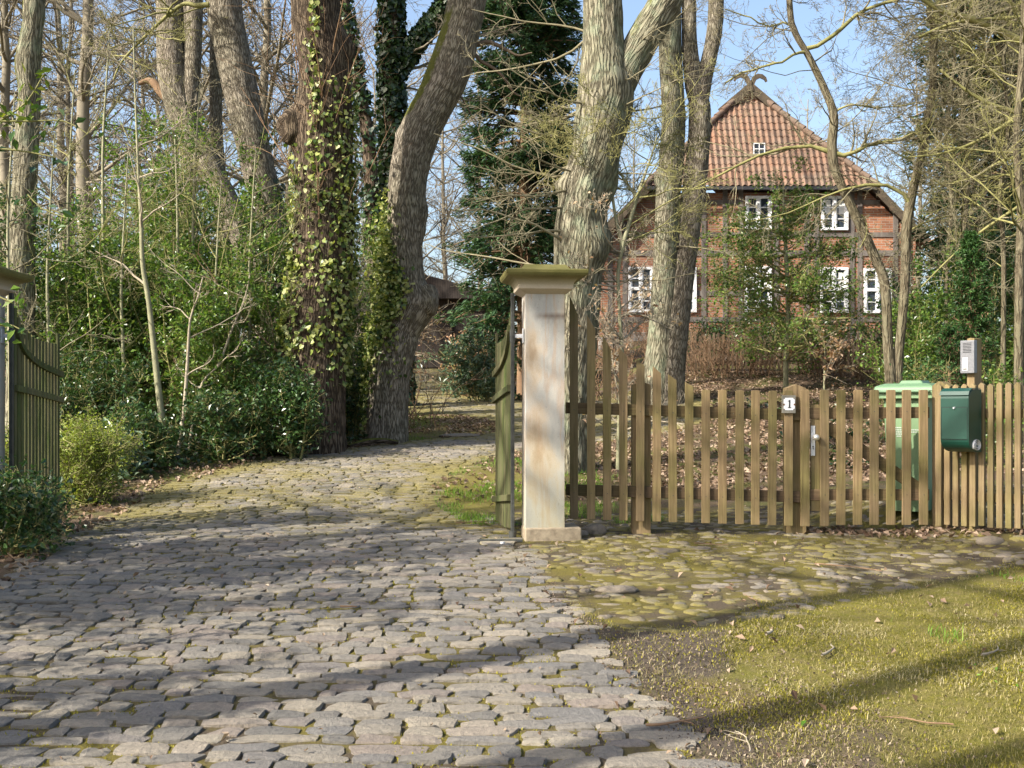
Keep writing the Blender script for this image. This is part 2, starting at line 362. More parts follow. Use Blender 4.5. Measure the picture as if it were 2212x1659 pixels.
# ------------------------------------------------------------------ ground sheet with masks
RL = np.array([(3.0, -6.0), (5.5, -4.2), (6.3, -3.25), (6.9, -3.1), (8.9, -3.5), (10.7, -3.5), (11.8, -3.62), (12.9, -3.35), (14.5, -2.75), (15.2, -2.1), (16.3, -1.3), (17.2, -.3), (18.5, -.1), (20.3, -.5), (21.6, -1.6), (24, -2.25), (30, -2.75), (36, -3.3), (46, -4.1)])
RR = np.array([(3.0, 1.0), (4.2, .66), (5.2, .52), (6.4, .32), (8.7, -.02), (9.6, -.35), (10.7, -.72), (11.8, -.86), (13.2, -.6), (14.5, -.2), (15.5, .5), (16.5, 2.2), (18, 3.2), (20, 3.3), (22, 2.6), (24.5, 1.1), (26.5, -.8), (30, -1.6), (36, -2.2), (46, -2.8)])
def xl(y): return np.interp(y, RL[:, 0], RL[:, 1])
def xr(y): return np.interp(y, RR[:, 0], RR[:, 1])
def road(x, y): return sstep(-.12, .05, np.minimum(x-xl(y), xr(y)-x))*sstep(46.5, 46, y)
FSL = np.array([(0.2, 6.75), (.6, 5.95), (1.05, 5.95), (1.7, 6.5), (2.6, 7.05), (3.6, 7.7), (4.6, 8.4), (7, 9.4)])   # near edge of field stones: y over x
def field(x, y): return sstep(0, .15, y-np.interp(x, FSL[:, 0], FSL[:, 1]))*sstep(10.6+.8*np.clip(x-1, 0, 2)*0, 10.2, y)*sstep(.0, .1, x-xr(y))
xs = np.concatenate([-160+120*np.linspace(0, 1, 30)[:-1]**.6, np.linspace(-40, -8, 60)[:-1], np.arange(-8, 9, .07), np.linspace(9, 45, 60)[1:], 45+130*np.linspace(0, 1, 28)[1:]**1.6])
ys = np.concatenate([np.linspace(-50, 2.5, 40)[:-1], np.arange(2.5, 22, .07), np.linspace(22, 60, 130)[1:], 60+260*np.linspace(0, 1, 40)[1:]**1.5])
X, Y = np.meshgrid(xs, ys)
Z = H(X, Y); near = sstep(26, 20, Y)*sstep(-12, -9, X)
rd = road(X, Y); fs = field(X, Y-.12-.28*fbm(X*2.1, Y*2.1, 14, 3))
Z = Z+near*(.018*fbm(X*3.1, Y*3.1, 11, 3)*(1-rd)*(1-fs)+.004*fbm(X*9, Y*9, 31, 2))-.0035*rd+.001*fs
lawn = sstep(10.2, 9.2, Y)*(1-fs)*(X > xr(Y)+.0)
lawn = np.where(Y > 9.6, 0, lawn)
verge = sstep(.0, .2, X-xr(Y))*sstep(1.6, .9, X-xr(Y))*sstep(9.0, 9.6, Y)*sstep(14.0, 12.0, Y)
isl = sstep(.0, .3, xl(Y)-X)*sstep(15.6, 16.4, Y)*sstep(22.6, 21.3, Y)*sstep(-4.5, -2.5, X)
grassm = np.clip(lawn*sstep(-.1, 1.0, X-xr(Y)+.5*fbm(X*1.5, Y*1.5, 8)-.15)+verge+isl*.9*(fbm(X*1.2, Y*1.2, 77)+.75), 0, 1)
soil = np.clip(lawn*sstep(.95, .05, X-xr(Y)+.8*fbm(X*2.2, Y*2.2, 8, 4)), 0, 1)
idx = np.arange(X.size).reshape(X.shape); Q = np.stack([idx[:-1, :-1], idx[:-1, 1:], idx[1:, 1:], idx[1:, :-1]], -1).reshape(-1, 4)
m, n, b = new('ground_soil'); p = world_pos(n)
f = noise(n, p, 14, 8, .75); f2 = noise(n, p, 90, 5, .7); big = noise(n, p, 1.3, 5, .6)
lit = ramp(n, [(.3, (.045, .032, .022)), (.5, (.12, .085, .058)), (.72, (.24, .18, .125))], f2)
lit = mix(n, ramp(n, [(.45, (0, 0, 0)), (.62, (.8, .8, .8))], big), lit, mix(n, f2, (.05, .075, .015), (.15, .16, .035)))
gr = mix(n, ramp(n, [(.35, (0, 0, 0)), (.62, (1, 1, 1))], f), mix(n, f2, (.11, .09, .03), (.28, .23, .10)), mix(n, f2, (.09, .088, .015), (.24, .22, .038)))
so_ = mix(n, f2, (.045, .036, .028), (.16, .13, .10))
jt = mix(n, ramp(n, [(.42, (0, 0, 0)), (.58, (1, 1, 1))], noise(n, p, 2.2, 6, .7)), mix(n, f2, (.04, .032, .022), (.15, .12, .085)), mix(n, f2, (.07, .06, .018), (.22, .185, .05)))
at = lambda a: nd(n, 'ShaderNodeAttribute', attribute_name=a).outputs['Fac']
sm_a = nd(n, 'ShaderNodeMath', operation='MULTIPLY_ADD'); n.links.new(f, sm_a.inputs[0]); sm_a.inputs[1].default_value = .9; n.links.new(at('soil'), sm_a.inputs[2]); ramp2 = ramp(n, [(.48, (0, 0, 0)), (.70, (1, 1, 1))], nd_scale(n, sm_a.outputs[0], .62)); c = mix(n, at('grass'), lit, gr); c = mix(n, ramp2, c, so_); c = mix(n, at('joint'), c, jt)
n.links.new(c, b.inputs['Base Color']); b.inputs['Roughness'].default_value = .95; b.inputs['Specular IOR Level'].default_value = .1
bump(n, b, f2, .8, .02)
g_ = put('ground', np.stack([X, Y, Z], -1).reshape(-1, 3), Q, m, None, True, None, {'grass': grassm.ravel(), 'soil': soil.ravel(), 'joint': np.maximum(rd, fs).ravel()})
tag(g_, kind='structure')

# ------------------------------------------------------------------ stones
_a = np.array([-1.02, -.97, -.6, 0, .6, .97, 1.02]); _b = np.array([-1.03, -.96, -.45, .45, .96, 1.03])
def stones(cx, cy, wd, dp, rot, hgt, dome, rnd, mossv, g, top=0.0):
    N = len(cx); A, B = np.meshgrid(_a, _b, indexing='ij'); A = A.ravel()[None]; B = B.ravel()[None]; K = A.shape[1]
    r = np.broadcast_to(np.asarray(rnd), (N,))[:, None]; fl_ = 1.0
    x = A*np.sqrt(np.maximum(1-r*B**2*.5, .05)); y = B*np.sqrt(np.maximum(1-r*A**2*.5, .05))
    x = x*(1+g.uniform(-.12, .12, (N, 1))*B)+g.uniform(-.08, .08, (N, 1))*B; y = y*(1+g.uniform(-.13, .13, (N, 1))*A)
    x += g.normal(0, .035, (N, K)); y += g.normal(0, .055, (N, K))
    e = np.maximum(np.abs(A), np.abs(B)); z = np.where(e > .99, -.03, dome*(1-(.5*np.abs(A)**4+.5*np.abs(B)**4)*1.1))
    z = z+(e <= .99)*(g.normal(0, .22, (N, K))*dome+hgt[:, None]+g.normal(0, .03, (N, 1))*A*wd[:, None]*.5+g.normal(0, .05, (N, 1))*B*dp[:, None]*.5)
    px = x*wd[:, None]/2; py = y*dp[:, None]/2; c, s = np.cos(rot)[:, None], np.sin(rot)[:, None]
    wx = cx[:, None]+px*c-py*s; wy = cy[:, None]+px*s+py*c
    wz = H(wx, wy)+z+top
    V = np.stack([wx, wy, wz], -1).reshape(-1, 3)
    id_ = np.arange(N*K).reshape(N, len(_a), len(_b)); Q = np.stack([id_[:, :-1, :-1], id_[:, 1:, :-1], id_[:, 1:, 1:], id_[:, :-1, 1:]], -1).reshape(-1, 4)
    ms = np.repeat(mossv, K)+np.tile((.12*(e > .9)).ravel(), N)
    return V, Q, ms
g = np.random.default_rng(21)
C = []
y = 3.2
while y < 46:
    dp = (.102+g.normal(0, .012)) if y < 17 else .15
    x = xl(y)-g.random()*.15; tilt = .05*math.sin(y*.8)
    while x < xr(y)-.02:
        wdt = max(.08, g.gamma(11, .0165)) if y < 17 else .2+g.random()*.1
        xc = x+wdt/2; q = (xc-(xl(y)+xr(y))/2)
        yy = y-.03*q*q*.35+tilt*q+.11*float(vnoise(xc*1.1, y*.9, 3))+g.normal(0, .008)
        C.append((xc, yy, wdt-.011, dp*g.uniform(.92, 1.05)-.002)); x += wdt
    y += dp
C = np.array(C)
mv = .09+.24*sstep(8.8, 10.5, C[:, 1])*sstep(15.5, 12.5, C[:, 1])+.34*sstep(14, 18, C[:, 1])-.16*sstep(9, 6.5, C[:, 1])+.2*sstep(.5, .1, np.minimum(C[:, 0]-xl(C[:, 1]), xr(C[:, 1])-C[:, 0]))*sstep(6, 9, C[:, 1])
V, Q, ms = stones(C[:, 0], C[:, 1], C[:, 2], C[:, 3], g.normal(.0, .05, len(C)), g.normal(.001, .003, len(C)), .008, g.uniform(.15, .6, len(C)), mv-.10, g)
o = put('cobbled_drive', V, Q, M['cobble'], None, False, None, {'moss': ms}); tag(o, kind='structure')
# border stones and field stones
gx, gy = np.meshgrid(np.arange(-.3, 8, .112), np.arange(5.7, 10.5, .088)); gx = (gx+.05*(np.arange(gx.shape[0])[:, None] % 2)).ravel(); gy = gy.ravel()
gx = gx+g.normal(0, .026, gx.size); gy = gy+g.normal(0, .022, gy.size)
k = (field(gx, gy) > .5)&(fbm(gx*2.6, gy*2.6, 40) < .42-.55*sstep(.45, .0, gy-np.interp(gx, FSL[:, 0], FSL[:, 1])))&~((np.abs(gx-.13) < .3)&(np.abs(gy-8.85) < .25)); gx = gx[k]; gy = gy[k]; N = len(gx)
V, Q, ms = stones(gx, gy, g.gamma(9, .0132, N), g.gamma(12, .0068, N), g.normal(0, .4, N), g.normal(-.007, .005, N), .012, g.uniform(.55, 1.0, N), np.full(N, .12)+.28*g.random(N), g)
o = put('fieldstone_paving', V, Q, M['field'], None, True, None, {'moss': ms}); tag(o, kind='structure')

# ------------------------------------------------------------------ trunks
def catmull(P_, step):
    P_ = np.asarray(P_, float); n_ = len(P_); out = []
    E = np.vstack([2*P_[0]-P_[1], P_, 2*P_[-1]-P_[-2]])
    for i in range(n_-1):
        a, b_, c_, d_ = E[i:i+4]; L = np.linalg.norm((c_-b_)[:3]); k_ = max(2, int(L/step)); t = np.linspace(0, 1, k_, endpoint=False)[:, None]
        out.append(.5*((2*b_)+(-a+c_)*t+(2*a-5*b_+4*c_-d_)*t*t+(-a+3*b_-3*c_+d_)*t**3))
    out.append(P_[-1:]); return np.vstack(out)
def centreline(pts, d, step=.06, to_ground=True):
    """pts: (u, v, width in picture units) from top to base; returns world centreline + radius, base first"""
    L = []
    for i, q in enumerate(pts):
        dd = q[3] if len(q) > 3 else d
        p_ = P(q[0], q[1], dd); L.append([*p_, q[2]/2/F*dd])
    L = np.array(L[::-1])
    if to_ground: L[0, 2] = Hs(L[0, 0], L[0, 1])-.12
    C_ = catmull(L, step); C_[:, 3] = np.maximum(C_[:, 3], .004)
    return C_
def trunk_mesh(C_, sides=64, flare=.35, ridge=.03, seed=0, mossf=None, burls=(), lump=.05):
    n_ = len(C_); p_ = C_[:, :3]; r = C_[:, 3].copy()
    T = np.gradient(p_, axis=0); T /= np.linalg.norm(T, axis=1, keepdims=True)
    r = r*np.clip(np.sqrt(np.maximum(T[:, 2]**2, .15)), .6, 1)
    ref = np.array([0., 1., 0.])                       # seam on the far side
    U = ref-(T@ref)[:, None]*T; U /= np.linalg.norm(U, axis=1, keepdims=True); W = np.cross(T, U)
    s = np.concatenate([[0], np.cumsum(np.linalg.norm(np.diff(p_, axis=0), axis=1))])
    th = np.linspace(0, 2*np.pi, sides+1)[:-1]; rm = r.mean(); circ = max(6, int(round(2*np.pi*rm*14)))
    TH, SS = np.meshgrid(th, s); a = TH/(2*np.pi)
    lum = fbm(np.cos(TH)*1.3+5, np.sin(TH)*1.3+SS*1.6/max(.25, rm*4), seed, 3)
    rn = np.abs(vnoise(a*circ*2+.5*vnoise(a*circ, SS*4, seed+3, circ), SS*4, seed+1, circ*2)-.5)*2
    fl = flare*np.exp(-np.maximum(s-.1, 0)/(.9*max(.15, rm*1.6)))
    lob = 1+fl[:, None]*(1+.6*np.sin(TH*5+seed)+.3*np.sin(TH*3+2*seed))*.8
    rr = r[:, None]*lob*(1+lump*lum)+ridge*rm*(rn-.5)*.8
    V = p_[:, None, :]+rr[..., None]*(np.cos(TH)[..., None]*U[:, None]+np.sin(TH)[..., None]*W[:, None])
    nr = np.cos(TH)[..., None]*U[:, None]+np.sin(TH)[..., None]*W[:, None]
    for (c_, sg, am) in burls:
        dd = np.linalg.norm(V-np.array(c_), axis=2); V = V+nr*(am*np.exp(-dd**2/(2*sg*sg)))[..., None]
    ms = mossf(V, nr, SS) if mossf else np.full(TH.shape, -.6)
    idx = np.arange(n_*sides).reshape(n_, sides); j = np.roll(np.arange(sides), -1)
    Q = np.stack([idx[:-1], idx[:-1][:, j], idx[1:][:, j], idx[1:]], -1).reshape(-1, 4)
    ci = np.arange(sides); cu = np.stack([ci, ci+1, ci+1, ci], 1)/sides*2*np.pi*rm
    uv = np.zeros((n_-1, sides, 4, 2)); uv[..., 0] = cu[None]; uv[..., 0:2, 1] = s[:-1, None, None]; uv[..., 2:4, 1] = s[1:, None, None]
    return V.reshape(-1, 3), Q, uv.reshape(-1, 2), ms.ravel(), V, nr
def trunk_part(tree, C_, mat, **k):
    V, Q, uv, ms, VV, nr = trunk_mesh(C_, **k)
    o = put('trunk', V, Q, mat, tree, True, uv, {'moss': ms}); return o, VV, nr
def ivy_on(VV, nr, dens, size, mat, tree, g, mask=None, off=.03, name='ivy', droop=True):
    n_, s_, _ = VV.shape; fi = g.random(dens)*(n_-1.001); th = g.random(dens)*s_
    i = fi.astype(int); j = th.astype(int) % s_; f = (fi-i)[:, None]
    C_ = VV[i, j]*(1-f)+VV[i+1, j]*f; N_ = nr[i, j]
    if mask is not None:
        k = mask(C_, N_, fi/(n_-1)) > g.random(dens); C_ = C_[k]; N_ = N_[k]
    C_ = C_+N_*(off*g.random((len(C_), 1))*1.4+.012)
    nrm = N_+g.normal(0, .75, N_.shape)+np.array([0, 0, .45]); nrm /= np.linalg.norm(nrm, axis=1, keepdims=True)
    ax = np.array([0, 0, -1.0])+g.normal(0, .5, N_.shape); ax -= (ax*nrm).sum(1, keepdims=True)*nrm; ax /= np.linalg.norm(ax, axis=1, keepdims=True)
    sd_ = np.cross(nrm, ax); s = (size*g.uniform(.35, 1.35, len(C_)))[:, None]
    # heart-like leaf: two quads sharing the midrib
    V = np.stack([C_-ax*s*.38, C_-ax*s*.5+sd_*s*.38+nrm*s*.05, C_+ax*s*.0+sd_*s*.5+nrm*s*.02, C_+ax*s*.6-nrm*s*.06, C_+ax*s*.0-sd_*s*.5+nrm*s*.02, C_-ax*s*.5-sd_*s*.38+nrm*s*.05], 1).reshape(-1, 3)
    k0 = np.arange(len(C_))[:, None]*6; Q = np.concatenate([k0+np.array([[0, 1, 2, 3]]), k0+np.array([[0, 3, 4, 5]])], 0)
    return put(name, V, Q, mat, tree, False)
# ------------------------------------------------------------------ woody growth helpers
def limbs(C_, n_, t0, t1, l0, l1, rad, g, spec, out=None, up=.35, wob=.16, trop=.04, nseg=9, rmin=.004, side=None):
    t = g.uniform(t0, t1, n_); i = (t*(len(C_)-1)).astype(int); st = C_[i, :3]
    a = g.uniform(0, 2*np.pi, n_); dr = np.stack([np.cos(a), np.sin(a), up+g.normal(0, .25, n_)], 1)
    if side is not None: dr = dr*.6+np.array(side)
    ln = g.uniform(l0, l1, n_); rd_ = np.minimum(rad*g.uniform(.6, 1.2, n_), C_[i, 3]*.6)
    p_, r = grow(st, dr, ln, rd_, nseg, wob, trop, g, .3)
    return [(p_, r)]+branch_levels(p_, r, spec, g, rmin)
def levels_mesh(levels, sides=(7, 5, 4, 3, 3)):
    return merge([tubes(p_, r, sides[min(i, len(sides)-1)]) for i, (p_, r) in enumerate(levels)])
def px_path(pts, d, step=.05):
    L = np.array([[*P(q[0], q[1], q[3] if len(q) > 3 else d), q[2]/2/F*(q[3] if len(q) > 3 else d)] for q in pts]); C_ = catmull(L, step); C_[:, 3] = np.maximum(C_[:, 3], .003); return C_
def path_tube(C_, k=7, bumpy=.0, g=None):
    p_ = C_[:, :3].copy()
    if bumpy: p_ = p_+g.normal(0, bumpy, p_.shape)
    return tubes(p_[None], C_[:, 3][None], k)
TWS = [dict(k=4, t0=.3, a0=.3, a1=.7, f0=.25, f1=.5, n=5, wob=.12, trop=.08), dict(k=3, t0=.3, a0=.3, a1=.8, f0=.3, f1=.5, n=4, wob=.15, trop=.06)]
TWH = [dict(k=6, t0=.15, a0=.4, a1=1.0, f0=.25, f1=.55, n=6, wob=.22, trop=.04), dict(k=4, t0=.2, a0=.4, a1=1.1, f0=.3, f1=.6, n=5, wob=.25, trop=.03), dict(k=3, t0=.3, a0=.4, a1=1.1, f0=.35, f1=.7, n=4, wob=.25)]
TW = [dict(k=7, t0=.2, a0=.4, a1=1.0, f0=.3, f1=.6, n=6, wob=.22, trop=.04), dict(k=6, t0=.2, a0=.4, a1=1.1, f0=.3, f1=.6, n=5, wob=.25, trop=.03), dict(k=4, t0=.3, a0=.4, a1=1.1, f0=.35, f1=.7, n=4, wob=.25)]

# ------------------------------------------------------------------ the big trees along the drive
def big_tree(name, label, pts, d, mat, seed, group=None, burls=(), mossf=None, sides=64, flare=.35, **k):
    C_ = centreline(pts, d); t = thing(name, (C_[0, 0], C_[0, 1], Hs(C_[0, 0], C_[0, 1])), label, 'tree', group)
    o, VV, nr = trunk_part(t, C_, mat, sides=sides, seed=seed, burls=burls, mossf=mossf, flare=flare, **k); return t, C_, VV, nr
mossL = lambda z0, z1, s=.9: (lambda V, N, S_: -.6+s*1.1*sstep(-.1, -.9, N[..., 0])*sstep(z0-.6, z0, V[..., 2])*sstep(z1+.6, z1, V[..., 2]))
zz = lambda v, d: EYE-(v-CY)/F*d
d = 14.5
tA, CA, VV, nr = big_tree('oak_tree', 'straight grey oak with mossy left side at the left edge above the open gate leaf', [(80, -1500, 30), (78, -350, 40), (74, 0, 46), (70, 60, 44), (60, 140, 54), (64, 200, 46), (58, 300, 50), (52, 420, 52), (48, 520, 54), (46, 700, 58), (44, gv(44, d), 62)], d, M['oak_green'], 1, mossf=mossL(zz(200, d), zz(-200, d), 1.2))
g = np.random.default_rng(101)
put('branches', *levels_mesh(limbs(CA, 10, .45, 1, 2.0, 4.5, .05, g, TW, up=.2, trop=-.01)), M['twig'], tA)
d = 21.5
tB, CB, VV, nr = big_tree('oak_tree', 'grey oak trunk leaning left over the holly thicket, its foot behind the next leaning trunk', [(330, -1500, 40), (355, -300, 55), (366, 0, 57), (372, 150, 62), (388, 230, 64), (412, 290, 64), (443, 345, 62), (480, 420, 62), (530, 520, 66), (580, 640, 70), (610, 800, 76), (620, gv(620, d), 80)], d, M['oak_grey'], 2)
C2 = px_path([(440, -1000, 20), (428, -300, 34), (420, 0, 36), (416, 130, 38), (408, 215, 44), (402, 250, 50)], d)
V, Q, uv, ms, _, _ = trunk_mesh(C2[::-1], sides=40, flare=0, seed=9); put('fork_limb', V, Q, M['oak_grey'], tB, True, uv, {'moss': ms})
C3 = px_path([(300, 180, 9), (325, 175, 15), (350, 200, 22), (375, 225, 26), (395, 250, 26)], d)
V, Q = path_tube(C3, 8); put('dead_limb', V, Q, M['brown_twig'], tB)
put('branches', *levels_mesh(limbs(CB, 12, .5, 1, 2.5, 5, .07, g, TW, up=.1, trop=-.01)), M['twig'], tB)
d = 25.
tB2, CB2, _, _ = big_tree('oak_tree', 'thin upright grey oak trunk rising out of holly under the leaning oak', [(400, -1200, 22), (402, 0, 28), (404, 290, 34), (406, 400, 36), (408, 520, 36), (410, 700, 38), (412, gv(412, d), 42)], d, M['oak_grey'], 3, sides=36)
put('branches', *levels_mesh(limbs(CB2, 10, .5, 1, 2, 4, .05, g, TW)), M['far'], tB2)
d = 22.
tB3, CB3, _, _ = big_tree('oak_tree', 'slender grey oak trunk between the two thick leaning trunks', [(462, -1200, 20), (465, 0, 24), (466, 200, 27), (468, 300, 28), (475, 420, 30), (490, 600, 32), (500, gv(500, d), 36)], d, M['oak_grey'], 4, sides=36)
d = 17.5
tC, CC, VV, nr = big_tree('oak_tree', 'thick grey oak leaning left, its foot hidden behind the massive ivy oak', [(440, -1400, 46), (470, -300, 68), (484, 0, 75), (500, 100, 76), (515, 173, 76), (543, 300, 74), (562, 380, 72), (582, 450, 70), (602, 530, 66), (622, 650, 70), (640, 800, 76), (648, gv(648, d), 84)], d, M['oak_grey'], 5, lump=.03, ridge=.05)
b0 = px_path([(452, 10, 13), (425, 12, 11), (400, 8, 9), (375, 22, 8), (335, 58, 7), (300, 92, 6), (262, 135, 5), (245, 172, 3)], d-.4); put('mossy_branch', *path_tube(b0, 8), M['twig_green'], tC)
put('mossy_twigs', *levels_mesh(limbs(b0, 16, .1, 1, .5, 1.3, .02, g, TWH, up=-.1, rmin=.004)), M['twig_green'], tC)
put('branches', *levels_mesh(limbs(CC, 9, .55, 1, 2.0, 4.5, .06, g, TW, up=.1)), M['twig'], tC)
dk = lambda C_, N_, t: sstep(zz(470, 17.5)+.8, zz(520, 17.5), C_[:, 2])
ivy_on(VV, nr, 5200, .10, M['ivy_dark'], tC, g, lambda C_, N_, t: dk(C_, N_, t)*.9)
d = gd(668, 974)
DD = d
bD = [(P(632, 275, d), .22, .16), (P(757, 105, d), .13, .10)]
tD, CD, VV, nr = big_tree('ivy_oak', 'massive dark brown oak with yellow-green ivy climbing its left side and a burl', [(676, -1600, 80), (678, -300, 98), (682, 0, 106), (694, 90, 110), (704, 174, 114), (703, 250, 116), (700, 350, 122), (698, 460, 126), (696, 575, 130), (682, 700, 140), (670, 850, 146), (667, 974, 156)], d, M['oak_dark'], 6, burls=bD, sides=96, flare=.15, lump=.06, ridge=.06)
def mD(C_, N_, t):
    u = CX+C_[:, 0]/C_[:, 1]*F; v = CY-(C_[:, 2]-EYE)/C_[:, 1]*F
    strip = np.exp(-((u-(676+.03*np.clip(v, 0, 300)+5*np.sin(v*.05)))/(7+.02*np.clip(v, 0, 400)))**2)*(v < 440)*(.8)
    low = sstep(330, 480, v)*(.25+.75*sstep(-.3, .35, fbm(C_[:, 0]*2.2, C_[:, 2]*1.8, 12, 3)))*sstep(900, 700, v)
    right = sstep(690, 745, u)*sstep(120, 260, v)*sstep(860, 700, v)*.8
    left = sstep(655, 632, u)*sstep(280, 420, v)*.7
    return np.clip(strip+.62*low+.7*right+left, 0, 1)*(N_[:, 1] < .5)
ivy_on(VV, nr, 40000, .056, M['ivy'], tD, g, mD, .05)
put('ivy_stems', *levels_mesh(limbs(CD, 26, .02, .4, .8, 2.5, .012, g, TW[:1], up=1.6, wob=.1)), M['brown_twig'], tD)
put('branches', *levels_mesh(limbs(CD, 9, .62, 1, 3, 5, .09, g, TW, up=.2)), M['twig'], tD)
d = gd(835, 954)
bE = [(P(918, 655, d)+np.array([0, -.1, 0]), .15, .14), (P(905, 690, d), .2, .06), (P(853, 285, d), .06, .05), (P(918, 460, d), .1, .05), (P(916, 500, d), .06, .03)]
def mE(V, N, S_):
    return -.75+1.5*sstep(.0, -.7, N[..., 0])*sstep(zz(330, d), zz(230, d), V[..., 2])*sstep(zz(60, d)+1.5, zz(100, d), V[..., 2])
def burl(tree, c_, rr_, mat, seed, st=(1, .9, 1)):
    n_ = 36; m_ = 22; TH, PH = np.meshgrid(np.linspace(0, 2*np.pi, n_+1)[:-1], np.linspace(.02, np.pi-.02, m_)); D_ = np.stack([np.sin(PH)*np.cos(TH), np.sin(PH)*np.sin(TH), np.cos(PH)], -1)
    rad = rr_*(1+.28*fbm(D_[..., 0]*1.6+seed, D_[..., 2]*1.6+D_[..., 1], seed, 4)); V = c_+D_*rad[..., None]*np.array(st); idx = np.arange(n_*m_).reshape(m_, n_); j = np.roll(np.arange(n_), -1)
    Q = np.stack([idx[:-1], idx[1:], idx[1:][:, j], idx[:-1][:, j]], -1).reshape(-1, 4); Vf = V.reshape(-1, 3); uv = np.stack([(Vf[Q][..., 0]*1.0+Vf[Q][..., 1]), Vf[Q][..., 2]*1.0], -1).reshape(-1, 2)
    put('burl', Vf, Q, mat, tree, True, uv, {'moss': np.full(len(Vf), -.7)})
burl(tD, P(633, 278, DD)+np.array([0, -.12, 0]), .19, M['oak_dark'], 3, (1, .9, 1.25))
tE, CE, VV, nr = big_tree('leaning_oak', 'grey-brown oak curving right over the drive, mossy bend, low knot', [(1200, -1700, 50), (1075, -700, 74), (1030, -250, 82), (1008, 0, 84), (988, 90, 90), (962, 174, 98), (925, 245, 98), (906, 285, 92), (889, 345, 86), (881, 400, 82), (878, 465, 79), (876, 547, 76), (882, 610, 74), (884, 645, 78), (874, 680, 92), (856, 721, 97), (848, 770, 92), (840, 825, 88), (835, 954, 88)], d, M['oak_grey'], 7, burls=bE, mossf=mE, sides=96, flare=.1, lump=.05, ridge=.06)
def mIE(C_, N_, t):
    u = CX+C_[:, 0]/C_[:, 1]*F; v = CY-(C_[:, 2]-EYE)/C_[:, 1]*F
    lim = np.interp(v, [370, 480, 560, 620, 680, 720, 760, 900], [838, 846, 850, 893, 872, 850, 822, 805])
    return sstep(lim+4, lim-10, u)*sstep(380, 560, v)*sstep(960, 720, v)*(N_[:, 1] < .45)
ivy_on(VV, nr, 38000, .058, M['ivy'], tE, g, mIE, .09)
burl(tE, P(921, 652, d)+np.array([0, -.12, 0]), .19, M['oak_grey'], 5, (1, 1, 1.15)); burl(tE, P(896, 676, d)+np.array([0, -.12, 0]), .15, M['oak_grey'], 8, (1.1, .9, .8))
C0 = np.concatenate([rng.normal(0, 1, (1500, 3))*np.array([.13, .14, .45])+P(838, 660, d), rng.normal(0, 1, (500, 3))*np.array([.07, .1, .4])+P(832, 560, d)]); put('ivy_bulge', *leaves(C0-np.array([0, .22, 0]), .068, rng, .85, .3), M['ivy'], tE, False)
br = [px_path([(1030, 95, 14), (1058, 92, 10), (1090, 105, 8), (1120, 120, 5), (1150, 112, 3)], d), px_path([(1015, 108, 10), (1045, 135, 8), (1080, 158, 7), (1110, 200, 5), (1125, 208, 3)], d), px_path([(990, 200, 5), (1000, 215, 4), (1020, 250, 3), (1030, 262, 2)], d), px_path([(945, 150, 5), (915, 175, 4), (905, 190, 2)], d)]
for b_ in br: put('side_branch', *path_tube(b_, 7, .004, g), M['oak_dark'], tE)
put('branches', *levels_mesh(limbs(CE, 9, .68, 1, 2, 4, .07, g, TW, up=.2)), M['twig'], tE)
# ivy-covered trunks behind
d = 24.
tF, CF, VV, nr = big_tree('ivy_clad_tree', 'straight trunk wrapped top to bottom in dark ivy with an ivy-clad limb rising right', [(848, -900, 24), (846, -300, 30), (845, 0, 40), (845, 150, 42), (848, 250, 42), (853, 400, 44), (858, 600, 46), (860, gv(860, d), 50)], d, M['oak_dark'], 8, sides=32)
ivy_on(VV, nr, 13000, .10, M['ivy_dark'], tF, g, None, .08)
C2 = px_path([(1060, -130, 12), (1010, -60, 18), (975, -8, 22), (935, 45, 26), (900, 92, 30), (866, 142, 30), (850, 165, 30)], d)
V, Q, uv, ms, VV, nr = trunk_mesh(C2[::-1], sides=24, flare=0, seed=3); lb = put('ivy_limb', V, Q, M['oak_dark'], tF, True, uv, {'moss': ms}); ivy_on(VV, nr, 5000, .10, M['ivy_dark'], tF, g, None, .08, 'limb_ivy')
put('branches', *levels_mesh(limbs(CF, 9, .3, 1, 1, 3, .04, g, TW, up=.1)), M['far'], tF)
d = 21.
tF2, CF2, VV, nr = big_tree('ivy_clad_tree', 'ivy-clad trunk slanting up behind the right side of the massive ivy oak', [(715, -900, 16), (732, -200, 20), (745, 0, 22), (760, 100, 24), (776, 190, 26), (794, 290, 28), (802, 400, 30), (806, 600, 32), (808, gv(808, d), 34)], d, M['oak_dark'], 10, sides=32)
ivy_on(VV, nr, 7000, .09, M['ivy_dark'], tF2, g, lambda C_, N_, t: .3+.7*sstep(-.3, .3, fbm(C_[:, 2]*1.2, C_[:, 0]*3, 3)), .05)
put('branches', *levels_mesh(limbs(CF2, 6, .3, 1, 1.5, 3, .03, g, TW, up=.1)), M['far'], tF2)
